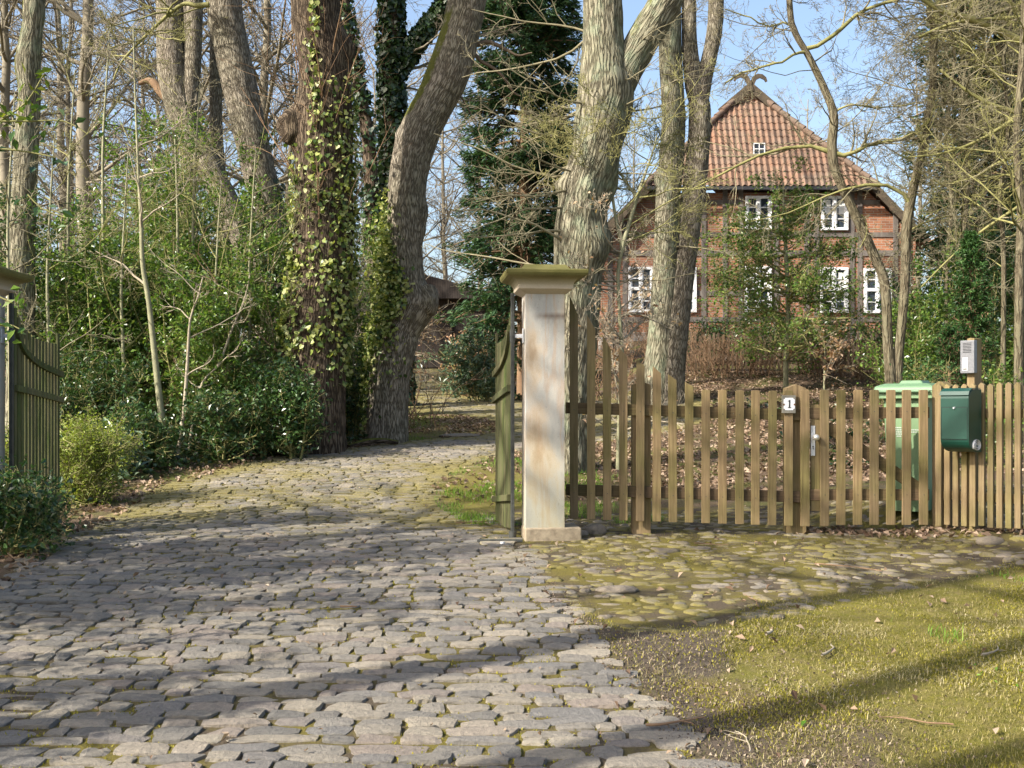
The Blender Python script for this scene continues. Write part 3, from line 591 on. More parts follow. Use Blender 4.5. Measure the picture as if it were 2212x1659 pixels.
# forked oak behind the stone pillar
d = 13.0
bH = [(P(1203, 400, d), .07, .11), (P(1325, 405, d), .12, .06), (P(1268, 415, d)+np.array([0, -.28, 0]), .06, .06), (P(1275, 545, d)+np.array([0, -.2, 0]), .12, .10), (P(1300, 520, d), .12, .10), (P(1236, 265, d), .06, .03)]
def mH(V, N, S_):
    return -.62+.9*sstep(-.2, -.9, N[..., 0])*(np.exp(-((V[..., 2]-zz(400, 13))/.12)**2)+.6*np.exp(-((V[..., 2]-zz(310, 13))/.2)**2))
tH, CH, VV, nr = big_tree('forked_oak', 'thick pale furrowed oak forking in two directly behind the stone pillar', [(1290, -1500, 46), (1298, -300, 74), (1302, 0, 84), (1304, 80, 88), (1306, 150, 108), (1308, 200, 124), (1303, 250, 122), (1293, 300, 112), (1283, 350, 112), (1268, 400, 112), (1258, 450, 108), (1252, 500, 108), (1249, 576, 108), (1243, 700, 100), (1236, 850, 92), (1232, 1014, 92)], d, M['oak_green'], 11, burls=bH, mossf=mH, sides=96, flare=.2, lump=.05, ridge=.09)
C2 = px_path([(1560, -900, 34), (1505, -300, 62), (1470, -70, 76), (1440, 0, 82), (1408, 55, 84), (1376, 110, 84), (1345, 165, 82), (1322, 215, 84), (1305, 262, 80)], d)
V, Q, uv, ms, VV2, nr2 = trunk_mesh(C2[::-1], sides=80, flare=0, seed=12, ridge=.09, lump=.06, mossf=lambda V, N, S_: -.72+1.15*sstep(-.1, .6, N[..., 2]-.4*N[..., 0])*sstep(zz(260, 13), zz(190, 13), V[..., 2]))
put('fork_limb', V, Q, M['oak_green'], tH, True, uv, {'moss': ms})
CHL = CH[(CH[:, 2] > zz(640, d))&(CH[:, 2] < zz(40, d))]
g = np.random.default_rng(211)
lv = limbs(CHL, 15, 0, 1, 1.0, 2.1, .018, g, TWH, up=.08, side=(-.9, -.1, 0), wob=.14, trop=.015, rmin=.0032)
put('branches', *levels_mesh(lv), M['twig'], tH)
lv = limbs(CHL, 9, 0, .9, .8, 1.6, .014, g, TWH[:2], up=.1, side=(.7, -.4, 0), wob=.16, rmin=.0032); put('side_twigs', *levels_mesh(lv), M['twig'], tH)
put('crown', *levels_mesh(limbs(CH, 8, .7, 1, 3, 6, .08, g, TW, up=.3)), M['twig'], tH)
# twin-stemmed tree
d = gd(1433, 872)
tI, CI, VV, nr = big_tree('twin_stem_tree', 'pale grey tree with two trunks grown together at the foot, its right trunk forking again', [(1440, -1400, 24), (1445, -300, 44), (1447, 0, 48), (1448, 120, 50), (1455, 250, 51), (1450, 350, 54), (1443, 430, 53), (1440, 520, 54), (1436, 620, 58), (1430, 720, 60), (1424, 800, 66), (1420, 872, 70)], d, M['oak_green'], 13, sides=64, flare=.25, burls=[(P(1415, 385, d), .08, .07)])
C2 = px_path([(1478, -1200, 14), (1486, -300, 26), (1488, 0, 31), (1490, 100, 34), (1500, 184, 42), (1512, 240, 47), (1506, 350, 50), (1497, 420, 50), (1485, 520, 50), (1469, 620, 56), (1456, 720, 62), (1448, 800, 66), (1444, 880, 72)], d)
V, Q, uv, ms, _, _ = trunk_mesh(C2[::-1], sides=64, flare=.1, seed=14); put('trunk', V, Q, M['oak_grey'], tI, True, uv, {'moss': ms})
C3 = px_path([(1556, -1000, 14), (1552, -300, 26), (1547, 0, 34), (1544, 60, 34), (1533, 120, 34), (1520, 170, 38), (1512, 215, 40)], d)
V, Q, uv, ms, _, _ = trunk_mesh(C3[::-1], sides=48, flare=0, seed=15, mossf=lambda V, N, S_: -.7+.4*sstep(-.2, -.9, N[..., 0])); put('fork_limb', V, Q, M['oak_grey'], tI, True, uv, {'moss': ms})
put('branches', *levels_mesh(limbs(CI, 12, .15, .6, .6, 1.6, .014, g, TW[:2], up=.1)+limbs(CI, 8, .7, 1, 2, 4, .06, g, TW, up=.4)), M['twig'], tI)
# right-hand V-shaped slender tree
d = 16.
tJ = thing('v_shaped_tree', G(1930, d), 'slender tree with two smooth stems spreading in a V behind the green wheelie bin', 'tree')
JL = px_path([(1660, -900, 7), (1690, -300, 10), (1705, 0, 13), (1716, 66, 15), (1747, 122, 16), (1782, 195, 18), (1801, 250, 19), (1797, 313, 21), (1802, 360, 21), (1820, 406, 21), (1858, 486, 23), (1885, 545, 23), (1908, 600, 22), (1915, 660, 21), (1918, 740, 22), (1924, 820, 25), (1926, gv(1926, d)+8, 28)], d)
JR = px_path([(1990, -900, 7), (2002, -300, 9), (2006, 0, 11), (2017, 60, 17), (2016, 130, 16), (2015, 191, 16), (2004, 261, 17), (1996, 310, 18), (1983, 365, 19), (1966, 440, 21), (1958, 500, 22), (1955, 600, 20), (1948, 700, 20), (1940, 780, 22), (1937, gv(1937, d)+8, 26)], d)
mo = lambda z1, z2: (lambda V, N, S_: -.7+.7*sstep(.2, -.6, N[..., 0])*(np.exp(-((V[..., 2]-z1)/.16)**2)+np.exp(-((V[..., 2]-z2)/.12)**2)))
for c_, sd_ in ((JL, 16), (JR, 17)):
    V, Q, uv, ms, _, _ = trunk_mesh(c_[::-1], sides=32, flare=0, seed=sd_, ridge=.02, lump=.05, mossf=mo(zz(590, d), zz(830, d))); put('trunk', V, Q, M['smooth_uv'], tJ, True, uv, {'moss': ms})
bl = [[(1975, 455, 12), (1962, 432, 10), (1935, 410, 8), (1900, 402, 7), (1855, 404, 7), (1820, 412, 5), (1770, 430, 4), (1700, 462, 3), (1620, 480, 2)],
      [(1800, 330, 13), (1785, 318, 9), (1745, 312, 8), (1690, 318, 7), (1640, 335, 6), (1560, 375, 5), (1500, 405, 4), (1420, 450, 3), (1340, 500, 2)],
      [(1802, 330, 13), (1830, 338, 9), (1860, 320, 9), (1900, 310, 8), (1945, 303, 8), (1980, 285, 8), (2002, 262, 9)],
      [(1742, 105, 10), (1765, 100, 9), (1790, 85, 9), (1815, 65, 9), (1850, 35, 8), (1900, 15, 7), (1950, 5, 6), (1990, -10, 5)],
      [(1742, 112, 8), (1715, 120, 6), (1685, 140, 5), (1640, 150, 5), (1590, 168, 4), (1560, 190, 3)],
      [(2012, 70, 8), (2035, 40, 7), (2060, 5, 6), (2080, -40, 5)],
      [(1800, 245, 6), (1830, 228, 4), (1880, 228, 4), (1930, 222, 3), (1990, 212, 3)],
      [(2000, 280, 6), (2040, 270, 4), (2090, 290, 4), (2150, 285, 3), (2215, 300, 3)],
      [(1720, 60, 5), (1690, 50, 4), (1650, 60, 3), (1600, 40, 3), (1560, 30, 2)],
      [(1962, 500, 5), (2000, 480, 4), (2060, 470, 3), (2130, 485, 3)],
      [(1850, 465, 5), (1870, 470, 4), (1865, 510, 3), (1850, 540, 2)]]
lv = []
main = [px_path([(*q,) for q in b_], d) for b_ in bl]
g = np.random.default_rng(5)
for c_ in main:
    k = np.linspace(0, len(c_)-1, 10).astype(int); pp = c_[k, :3][None].copy(); pp[0, 1:, 1] += np.cumsum(g.normal(0, .05, 9))
    rr = c_[k, 3][None]; lv.append((pp, rr))
mainp = np.concatenate([a for a, _ in lv]); mainr = np.concatenate([b_ for _, b_ in lv])
sub = branch_levels(mainp, mainr, [dict(k=12, t0=.1, a0=.4, a1=1.1, f0=.18, f1=.42, n=6, wob=.2, trop=.03), dict(k=6, t0=.2, f0=.3, f1=.6, n=5, wob=.25), dict(k=4, t0=.3, f0=.4, f1=.7, n=4, wob=.25)], g, .0032)
put('branches', *levels_mesh([(mainp, mainr)]), M['twig_green'], tJ)
put('twigs', *levels_mesh(sub+limbs(JL[::-1], 30, .3, 1, .6, 2.2, .012, g, TW, up=.2, rmin=.0032)+limbs(JR[::-1], 30, .3, 1, .6, 2.0, .012, g, TW, up=.2, rmin=.0032)), M['twig'], tJ)
# right edge trees
d = 14.2
def slim(name, label, pts, d, mat, seed, nb=20, tm=None, lmax=1.8, group=None, spec=None, t0=.2, k=16, leaf=None):
    C_ = centreline(pts, d, .08); t = thing(name, (C_[0, 0], C_[0, 1], Hs(C_[0, 0], C_[0, 1])), label, 'tree', group)
    V, Q, uv, ms, _, _ = trunk_mesh(C_, sides=k, flare=.1, seed=seed, ridge=.0, lump=.05); put('trunk', V, Q, mat, t, True, uv, {'moss': ms})
    g = np.random.default_rng(seed)
    if nb:
        lv = limbs(C_, nb, t0, 1, lmax*.4, lmax, .014, g, spec or TW, up=.5, rmin=.0032); put('branches', *levels_mesh(lv), tm or M['twig'], t)
        if leaf: n_, s_, m_ = leaf; put('leaves', *leaves(pts_on(lv[1:], n_, g, .03), s_, g, .6), m_, t, False)
    return t, C_
slim('slender_tree', 'pale straight slender tree at the right edge behind the dense pickets', [(2190, -900, 10), (2200, -200, 13), (2212, 0, 14), (2207, 150, 16), (2196, 300, 16), (2206, 450, 18), (2202, 600, 19), (2200, gv(2200, d), 22)], d, M['smooth_uv'], 31, 60, M['twig_green'], 1.9, t0=.25)
slim('slender_tree', 'thin twiggy tree just left of the pale trunk at the right edge', [(2170, -600, 5), (2185, 0, 7), (2168, 130, 8), (2178, 280, 9), (2160, 430, 10), (2168, 560, 10), (2165, gv(2165, 15.2), 12)], 15.2, M['smooth_uv'], 32, 60, M['twig_green'], 1.9, t0=.25)
slim('slender_tree', 'crooked thin tree with many green twigs in front of the dark spruce on the right', [(2120, -600, 5), (2105, 0, 7), (2080, 200, 8), (2090, 400, 9), (2075, 600, 10), (2070, gv(2070, 17), 11)], 17., M['smooth_uv'], 33, 64, M['twig'], 2.1, t0=.2)
slim('slender_tree', 'very thin leafless tree between the V-shaped tree and the dark spruce', [(2060, -600, 4), (2050, 0, 6), (2062, 120, 7), (2044, 300, 8), (2056, 430, 8), (2045, 600, 8), (2048, gv(2048, 19.), 9)], 19., M['smooth_uv'], 34, 60, M['twig'], 2.1, t0=.2)
g = np.random.default_rng(17); rb = [px_path(q, 14.6) for q in ([(1985, -8, 10), (2040, 25, 13), (2095, 40, 15), (2150, 62, 17), (2225, 100, 20)], [(2030, 150, 5), (2080, 190, 7), (2140, 225, 9), (2225, 250, 11)], [(1985, 80, 5), (2030, 60, 6), (2080, 45, 7), (2110, 43, 8)], [(1960, 340, 3), (2040, 330, 5), (2120, 300, 7), (2225, 235, 8)], [(2060, 395, 4), (2110, 380, 5), (2160, 350, 6), (2225, 330, 7)], [(1990, 620, 3), (2050, 560, 4), (2120, 500, 6), (2225, 430, 7)])]
t = thing('overhanging_tree', (7.4, 14.6, Hs(7.4, 14.6)), 'tree beyond the right edge whose mossy limbs reach into the upper right corner', 'tree')
C_ = centreline([(2400, -900, 20), (2390, -200, 30), (2395, 300, 34), (2390, gv(2390, 14.6), 40)], 14.6); put('trunk', *path_tube(C_, 16), M['twig'], t)
for b_ in rb: b_[-1, :3] = b_[-1, :3]; put('limb', *path_tube(np.concatenate([b_, [[C_[0, 0], 14.6, b_[-1, 2]+.1, b_[-1, 3]*1.2]]]), 8), M['twig_green'], t)
put('branches', *levels_mesh(sum([limbs(b_, 13, .02, .98, .5, 1.5, .014, g, TW[:2], up=.05, wob=.15, rmin=.0035) for b_ in rb], [])), M['twig'], t)
# saplings
slim('sapling', 'pale green sapling standing alone in front of the holly thicket, left of the drive', [(288, 60, 3), (292, 200, 4), (296, 300, 5), (300, 400, 6), (305, 480, 8), (308, 568, 10), (321, 651, 11), (333, 756, 13), (342, 839, 14), (354, 943, 14), (355, 1000, 15)], gd(355, 1000), M['sap_green'], 41, 10, M['twig_pale'], 1.1, t0=.35, spec=TWH)
slim('sapling', 'whitish forked sapling just right of the pale green sapling', [(438, 600, 3), (425, 650, 4), (411, 690, 5), (404, 797, 7), (396, 901, 8), (382, 990, 9), (378, 1003, 9)], gd(378, 1003), M['twig_pale'], 42, 7, M['twig_pale'], .9, t0=.5, spec=TWS)
slim('sapling', 'whitish sapling leaning right beside the forked one', [(540, 590, 3), (529, 643, 3), (500, 714, 5), (471, 789, 6), (438, 826, 6), (417, 915, 7), (404, 990, 8)], gd(404, 990), M['twig_pale'], 43, 6, M['twig_pale'], .8, t0=.4, spec=TWS)
slim('sapling', 'straight yellow-green sapling rising out of the holly thicket', [(378, 300, 3), (383, 450, 5), (384, 600, 7), (385, 760, 8), (386, gv(386, 15.2), 9)], 15.2, M['sap_green'], 44, 10, M['twig_green'], .9, t0=.2, spec=TWH)
slim('sapling', 'thin sapling in the gap between the two big oaks, its twigs fanned upward', [(738, 480, 2), (745, 600, 3), (758, 720, 4), (765, 820, 5), (768, gv(768, 16.6), 6)], 16.6, M['sap_green'], 45, 16, M['twig_pale'], 1.1, t0=.2)
d = gd(1335, 1016)
t, C_ = slim('beech_sapling', 'crooked young beech with pale dry leaves behind the tall pickets beside the pillar', [(1338, 500, 7), (1345, 530, 9), (1335, 590, 8), (1340, 700, 8), (1345, 800, 9), (1338, 900, 9), (1335, 1016, 11)], d, M['sap_green'], 46, 30, M['twig_pale'], 1.0, t0=.15, leaf=(420, .055, M['beech']))
bs = [px_path(q, d) for q in ([(1345, 540, 9), (1330, 470, 7), (1317, 382, 6), (1305, 300, 4), (1290, 230, 2)], [(1345, 530, 10), (1360, 480, 9), (1376, 427, 8), (1392, 380, 6), (1407, 337, 4), (1420, 290, 2)], [(1376, 427, 6), (1350, 390, 5), (1320, 350, 4), (1290, 330, 2)])]
put('stem', *merge([path_tube(b_, 8) for b_ in bs]), M['sap_green'], t)
g = np.random.default_rng(9); put('upper_branches', *levels_mesh(limbs(np.concatenate(bs), 26, .05, 1, .5, 1.4, .01, g, TW, up=.3, rmin=.0032)), M['twig_green'], t)
d = gd(1780, 850)
t, C_ = slim('beech_sapling', 'small beech sapling with orange-brown leaves in front of the dark fence', [(1778, 712, 2), (1782, 760, 3), (1781, 810, 4), (1780, 850, 5)], d, M['sap_green'], 47, 18, M['twig_pale'], .8, t0=.1, leaf=(330, .085, M['beech']), spec=TW[:1])
# ------------------------------------------------------------------ shrubs
def bush(name, label, pos, h, wd, nl, size, leafm, seed, twm='twig_green', cat='shrub', stems=8, asp=.55, group=None, conic=0, low=.05, jit=.06, rs=.018, up=.6, part='leaves'):
    g = np.random.default_rng(seed); p0 = np.array(pos, float); p0[2] = Hs(p0[0], p0[1])
    t = thing(name, p0, label, cat, group)
    a = g.uniform(0, 2*np.pi, stems); sp = g.uniform(.05, .45, stems)*wd/max(h, .3)
    st = np.repeat(p0[None], stems, 0)+np.stack([np.cos(a), np.sin(a), a*0], 1)*wd*.12*g.random((stems, 1)); st[:, 2] -= .05
    dr = np.stack([np.cos(a)*sp, np.sin(a)*sp, np.ones(stems)], 1)
    p_, r = grow(st, dr, h*g.uniform(.65, 1.05, stems), np.full(stems, rs), 10, .07, .03, g, .3)
    lv = [(p_, r)]+branch_levels(p_, r, [dict(k=14, t0=low, t1=1, a0=.7, a1=1.4, f0=wd/h*.22, f1=wd/h*.55, n=6, wob=.15, trop=.05, max=wd*.6), dict(k=6, t0=.15, a0=.4, a1=1.1, f0=.3, f1=.6, n=4, wob=.2)], g, .0035)
    put('stems', *levels_mesh(lv, (7, 4, 3)), M[twm], t)
    C_ = pts_on(lv[1:]*1, nl, g, jit)
    put(part, *leaves(C_, size, g, asp, up), M[leafm], t, False)
    return t
B_ = bush
hs = 'tall green holly in the thicket left of the drive'
hgrp = 'hollies of the thicket left of the drive'
hl = [(455, 16.6, 4.7, 2.0, 9000, 'top reaching the bend of the leaning oaks'), (375, 17.5, 4.4, 2.2, 8500, ''), (265, 18.5, 3.9, 2.4, 7500, ''), (150, 17.5, 3.3, 2.6, 7500, ''),
      (520, 15.6, 3.4, 1.5, 7500, ''), (330, 15.6, 2.7, 2.0, 7500, ''), (215, 15.2, 2.1, 2.2, 7000, ''), (60, 15.5, 3.4, 2.0, 6500, ''), (440, 14.9, 2.4, 1.7, 5500, ''), (585, 18.5, 3.8, 1.4, 4500, '')]
lab = ['tallest holly of the thicket, its top against the leaning grey trunks', 'tall loose holly left of the tallest one, behind the pale green sapling', 'open holly with sky showing through, in the middle of the left woodland', 'broad holly behind the open gate leaf\'s far end', 'narrow holly close against the left side of the massive ivy oak', 'rounded holly right behind the foot of the pale green sapling', 'low spreading holly above the golden shrub', 'dark holly behind the hinge post of the open left gate leaf', 'dense holly between the forked sapling and the ivy oak', 'holly seen behind the foot of the grey leaning oak']
for i, (u, d, h, wd, nl, _) in enumerate(hl): B_('holly', lab[i], G(u, d), h, wd, nl, .062, 'holly' if i != 7 else 'holly_dark', 300+i)
for i, (u, d, h, wd, nl, lb) in enumerate([(190, 14.6, 2.9, 1.7, 6000, 'full leafy holly between the edge oak and the pale green sapling'), (395, 15.3, 3.6, 1.6, 6500, 'full leafy tall holly right of the pale green sapling'), (300, 16.4, 3.5, 1.5, 5500, 'tall leafy holly whose top shows left of the pale green sapling'), (110, 15.8, 2.5, 1.6, 5000, 'bushy holly just right of the edge oak'), (500, 14.7, 2.7, 1.2, 4500, 'bushy holly left of the massive ivy oak')]):
    B_('holly', lb, G(u, d), h, wd, nl, .062, 'holly', 380+i)
for i, (u, d, h, wd, nl, lb) in enumerate([(560, 14.3, 1.15, 1.5, 5200, 'dark glossy holly mound hiding the foot of the massive ivy oak on its left'), (480, 13.9, .85, 1.1, 3200, 'dark low holly at the drive edge left of the big mound'), (630, 14.1, .95, .9, 3000, 'small dark holly touching the base of the massive ivy oak'), (300, 13.3, .7, 1.2, 2600, 'low dark holly beside the foot of the pale green sapling'), (190, 13.8, 1.3, 1.6, 3600, 'dark holly just behind the golden shrub')]):
    B_('holly', lb, G(u, d), h, wd, nl, .06, 'holly_dark', 330+i)
B_('holly', 'slim holly filling the gap between the two big oaks', G(772, 18.6), 3.0, 1.1, 5200, .06, 'holly', 341); B_('holly', 'low holly in the gap between the two big oaks, beside the mossy log', G(765, 16.6), 1.5, .7, 2600, .06, 'holly_dark', 342)
B_('holly', 'light green upper holly behind the gap between the big oaks', G(800, 20.5), 4.0, 1.0, 4200, .065, 'holly', 343)
B_('rhododendron', 'dark long-leaved rhododendron at the drive edge between golden shrub and sapling', G(262, 12.5), .62, 1.0, 620, .13, 'rhodo', 350, stems=7, asp=.3)
B_('rhododendron', 'grey-green rhododendron at the bend of the drive, right of the brown beech hedge', G(1040, 25.5), 1.5, 1.9, 3600, .13, 'rhodo', 351, asp=.35)
B_('golden_shrub', 'bright yellow-green small-leaved shrub beside the far end of the left gate leaf', G(182, 10.9), .86, .85, 8000, .032, 'gold', 352, twm='twig_green', stems=22, rs=.006, jit=.05)
B_('golden_shrub', 'bit of yellow-green shrub glimpsed left of the open left gate leaf', G(12, 11.2), .7, .6, 2200, .032, 'gold', 353, stems=12, rs=.006)
B_('holly', 'dark holly crowding the foot of the left pillar and gate leaf', G(12, 8.2), .62, .8, 1900, .055, 'holly_dark', 354, stems=7, rs=.01)
B_('holly', 'small dark holly sprigs below the left gate leaf', G(75, 8.9), .28, .55, 900, .05, 'holly_dark', 355, stems=7, rs=.006)
B_('holly', 'foreground holly left of the frame with sunlit yellow-green sprigs reaching in', (-3.75, 6.6, 0), 3.3, 1.35, 3600, .065, 'holly_yel', 356, stems=8, low=.1)
B_('holly', 'big shade-casting holly outside the frame on the left of the drive', (-5.4, 5.2, 0), 4.2, 2.8, 15000, .07, 'holly', 357, stems=9)
B_('holly', 'second shade-casting holly outside the frame nearer the viewer', (-5.0, 2.9, 0), 3.0, 2.4, 7000, .07, 'holly', 358, stems=9)
tHS = B_('holly', 'thin near holly whose sunlit yellow-green sprig arches into the upper left corner', (-2.75, 5.3, 0), 2.5, .3, 160, .055, 'holly_yel', 359, stems=2, low=.3)
g = np.random.default_rng(88); sp_p = [px_path(q, 5.2) for q in ([(-60, 300, 7), (20, 248, 5), (60, 218, 4), (95, 160, 3)], [(-40, 262, 6), (60, 262, 4), (140, 262, 3), (190, 290, 2)], [(-40, 320, 5), (40, 325, 4), (120, 340, 3)], [(-50, 720, 6), (10, 700, 4), (45, 712, 3)], [(-60, 620, 5), (-5, 640, 4), (28, 655, 3)], [(60, 420, 4), (90, 450, 3), (140, 470, 2)])]
for b_ in sp_p: put('sprig', *path_tube(b_, 6), M['twig_green'], tHS)
for b_, n_, m_ in zip(sp_p, (46, 34, 16, 14, 12, 12), ('holly_yel', 'holly_dark', 'holly_dark', 'holly', 'holly', 'holly_dark')):
    k = g.integers(0, len(b_), n_); put('sprig_leaves', *leaves(b_[k, :3]+g.normal(0, .035, (n_, 3)), .058, g, .5), M[m_], tHS, False)
for i, (u, d, tp, lb) in enumerate([(150, 15.2, 150, 'leafless sapling with fine tangled twigs right of the edge oak'), (225, 16.3, 60, 'tall leafless sapling between the edge oak and the pale green sapling'), (265, 14.6, 330, 'short leafless sapling before the open holly'), (420, 15.6, 180, 'leafless sapling before the foot of the grey leaning oak'), (465, 14.8, 400, 'slim leafless sapling amid the holly between forked sapling and ivy oak'), (540, 15.0, 330, 'leafless sapling close to the left of the massive ivy oak'), (105, 14.4, 300, 'leafless sapling behind the far end of the left gate leaf'), (20, 12.8, 200, 'leafless sapling at the extreme left above the pillar')]):
    slim('sapling', lb, [(u+12, tp, 2), (u+5, tp+120, 4), (u-3, tp+300, 6), (u+2, 800, 8), (u, gv(u, d), 9)], d, M['sap_green'], 700+i, 11, M['twig'] if i % 2 else M['twig_green'], 1.7, t0=.2, spec=TWH)
# holly tree before the house
d = gd(1698, 838)
C_ = centreline([(1692, 395, 3), (1693, 450, 5), (1697, 540, 8), (1702, 660, 10), (1698, 760, 11), (1697, 838, 12)], d, .08)
t = thing('holly_tree', (C_[0, 0], C_[0, 1], Hs(C_[0, 0], C_[0, 1])), 'sparse pyramid-shaped holly tree standing in front of the brick house', 'tree')
V, Q, uv, ms, _, _ = trunk_mesh(C_, sides=16, flare=.1, seed=4, ridge=0); put('trunk', V, Q, M['sap_green'], t, True, uv, {'moss': ms})
g = np.random.default_rng(61)
for fr, n_, l0, l1, nl_ in ((.15, 34, .9, 1.9, 5200), (.45, 34, .8, 1.65, 5200), (.72, 26, .3, .9, 1500)):
    lv = limbs(C_, n_, fr, min(1, fr+.35), l0, l1, .02, g, TW[:2], up=.12, wob=.1, rmin=.004); put('branches', *levels_mesh(lv), M['twig_green'], t)
    put('leaves', *leaves(pts_on(lv[0:2]+lv[2:]*1, nl_, g, .06), .065, g, .6), M['holly'], t, False)
B_('holly', 'low wide holly right of the V-shaped tree, behind the wheelie bin', G(1990, 17.5), 2.0, 2.0, 4600, .07, 'holly', 360)
B_('holly', 'dark holly beneath the spruce to the right of the house corner', G(2010, 21), 2.6, 2.4, 4200, .08, 'holly_dark', 361)
B_('holly', 'small bright bush between the intercom post and the right-edge trunk', G(2150, 11.6), 1.05, .7, 1800, .05, 'holly', 362)
B_('twiggy_shrub', 'leafy low shrub hugging the bin behind the garden gate', G(1985, 11.6), 1.3, .5, 1500, .04, 'yew', 363, stems=10, rs=.006)
for i, (u, d, h, wd, lb) in enumerate([(2160, 18.5, 3.2, 2.2, 'dense holly behind the yew near the right edge'), (2240, 16.5, 2.6, 2.0, 'dense holly filling the gap at the right edge of the picture'), (2075, 22.5, 3.4, 2.4, 'tall dark holly between the house corner and the yew'), (2350, 21, 3.6, 3.0, 'large holly beyond the right edge')]):
    B_('holly', lb, G(u, d), h, wd, 7500, .075, 'holly_dark' if i != 1 else 'holly', 370+i)
# yew columns
def conifer(name, label, pos, h, rad, nl, size, mat, seed, shape, droop=-.25, nb=150, asp=.28, trunk=.1, z0=.05, bare=None):
    g = np.random.default_rng(seed); p0 = np.array(pos, float); p0[2] = Hs(p0[0], p0[1]); t = thing(name, p0, label, 'conifer')
    tr = np.stack([np.full(14, p0[0]), np.full(14, p0[1]), p0[2]-.1+np.linspace(0, h, 14)], 1); tr[1:, :2] += g.normal(0, .02, (13, 2))
    put('trunk', *tubes(tr[None], np.linspace(trunk, .015, 14)[None], 12), M['brown_twig'], t)
    f = g.random(nb)**.8*(1-z0)+z0; a = g.uniform(0, 2*np.pi, nb); st = np.stack([np.full(nb, p0[0]), np.full(nb, p0[1]), p0[2]+f*h*.97], 1)
    ln = rad*np.array([shape(q) for q in f])*g.uniform(.7, 1.12, nb); dr = np.stack([np.cos(a), np.sin(a), np.full(nb, .15-droop*0)], 1)
    p_, r = grow(st, dr, ln, np.full(nb, trunk*.22), 8, .07, droop*.25, g, .25)
    l2 = branch_levels(p_, r, [dict(k=12, t0=.15, a0=.5, a1=1.1, f0=.18, f1=.36, n=5, wob=.12, trop=-.06, rf=.5)], g, .005)
    put('branches', *levels_mesh([(p_, r)]+l2, (5, 3)), M['brown_twig'], t)
    lv = l2*3+[(p_, r)]
    C_ = pts_on(lv, nl, g, size*.35); out = C_-p0; out[:, 2] = -.25*np.linalg.norm(out[:, :2], axis=1)+g.normal(0, .1, nl); out /= np.linalg.norm(out, axis=1, keepdims=True)
    put('needles', *leaves(C_, size, g, asp, .9, .1, out), M[mat], t, False); return t
conifer('cypress', 'tall dark green cypress with layered sprays between the leaning oak and the forked oak', G(1132, 27), 14.5, 1.75, 110000, .16, 'cypress', 71, lambda q: 1.05*(1-q)**.35*(1-.25*max(0, .15-q)/.15), nb=420, trunk=.18)
conifer('spruce', 'huge dark spruce filling the right edge behind the twiggy trees', G(2250, 23), 19, 2.7, 190000, .18, 'spruce', 72, lambda q: (1-q)**.35, nb=620, trunk=.22)
conifer('spruce', 'second dark spruce at the right edge behind the first', (G(2500, 27)), 19, 4.2, 60000, .22, 'spruce', 73, lambda q: (1-q)**.6, nb=300, trunk=.22)
conifer('yew', 'dark column-shaped yew behind the intercom post', G(2098, 13.2), 2.65, .42, 15000, .055, 'yew', 74, lambda q: (1-q)**.45, nb=170, trunk=.04, droop=.5)
conifer('yew', 'shorter bright yew beside the dark column-shaped one', G(2052, 12.4), 1.5, .38, 6500, .05, 'yew', 75, lambda q: (1-q)**.4, nb=120, trunk=.03, droop=.5)
# hedges
def hedge(name, label, a, b, h, th, nl, size, mats, seed, tw='brown_twig', asp=.6):
    g = np.random.default_rng(seed); a = np.array(a, float); b = np.array(b, float); t = thing(name, (*((a+b)/2)[:2], Hs(*((a+b)/2)[:2])), label, 'hedge')
    n_ = int(np.linalg.norm(b-a)*22); f = g.random(n_)[:, None]; st = a[None, :2]*(1-f)+b[None, :2]*f+g.normal(0, th*.2, (n_, 2)); st = np.concatenate([st, H(st[:, 0], st[:, 1])[:, None]-.03], 1)
    p_, r = grow(st, np.tile([0, 0, 1.], (n_, 1))+g.normal(0, .12, (n_, 3)), h*g.uniform(.75, 1.05, n_), np.full(n_, .012), 6, .08, 0, g)
    lv = [(p_, r)]+branch_levels(p_, r, [dict(k=7, t0=.15, a0=.6, a1=1.3, f0=.15, f1=.4, n=4, wob=.2, max=th*.7)], g, .004)
    put('stems', *levels_mesh(lv, (4, 3)), M[tw], t)
    for mt, fr in mats:
        put('leaves', *leaves(pts_on(lv, int(nl*fr), g, .05), size, g, asp), M[mt], t, False)
    return t
p1 = G(990, 27.5); p2 = G(1100, 31); hedge('beech_hedge', 'clipped beech hedge holding copper-brown dry leaves at the bend of the drive', p1, p2, 1.55, .6, 7500, .085, [('beech', 1)], 81)
# ------------------------------------------------------------------ half-timbered house
HY = 36.0; sc = HY/F
hx = lambda u: (u-CX)*sc; hz = lambda v: EYE-(v-CY)*sc
hc = hx(1645); zb = hz(732); z_eave = hz(402)
m, n, b = new('brick_infill'); o = objc(n); mp = mapping(n, o, (1, 1, 1), (R(90), 0, 0))
br_ = nd(n, 'ShaderNodeTexBrick', Scale=1.0); br_.inputs['Brick Width'].default_value = .25; br_.inputs['Row Height'].default_value = .078; br_.inputs['Mortar Size'].default_value = .009
br_.inputs['Color1'].default_value = (.44, .185, .095, 1); br_.inputs['Color2'].default_value = (.30, .115, .06, 1); br_.inputs['Mortar'].default_value = (.36, .32, .26, 1); br_.inputs['Bias'].default_value = -.1
n.links.new(mp, br_.inputs['Vector']); f = noise(n, o, 1.2, 5); f2 = noise(n, o, 9, 4)
c = mix(n, .6, br_.outputs['Color'], mix(n, f2, (.55, .55, .55), (1.4, 1.4, 1.4)), 'MULTIPLY')
zg = nd(n, 'ShaderNodeSeparateXYZ'); n.links.new(o, zg.inputs[0])
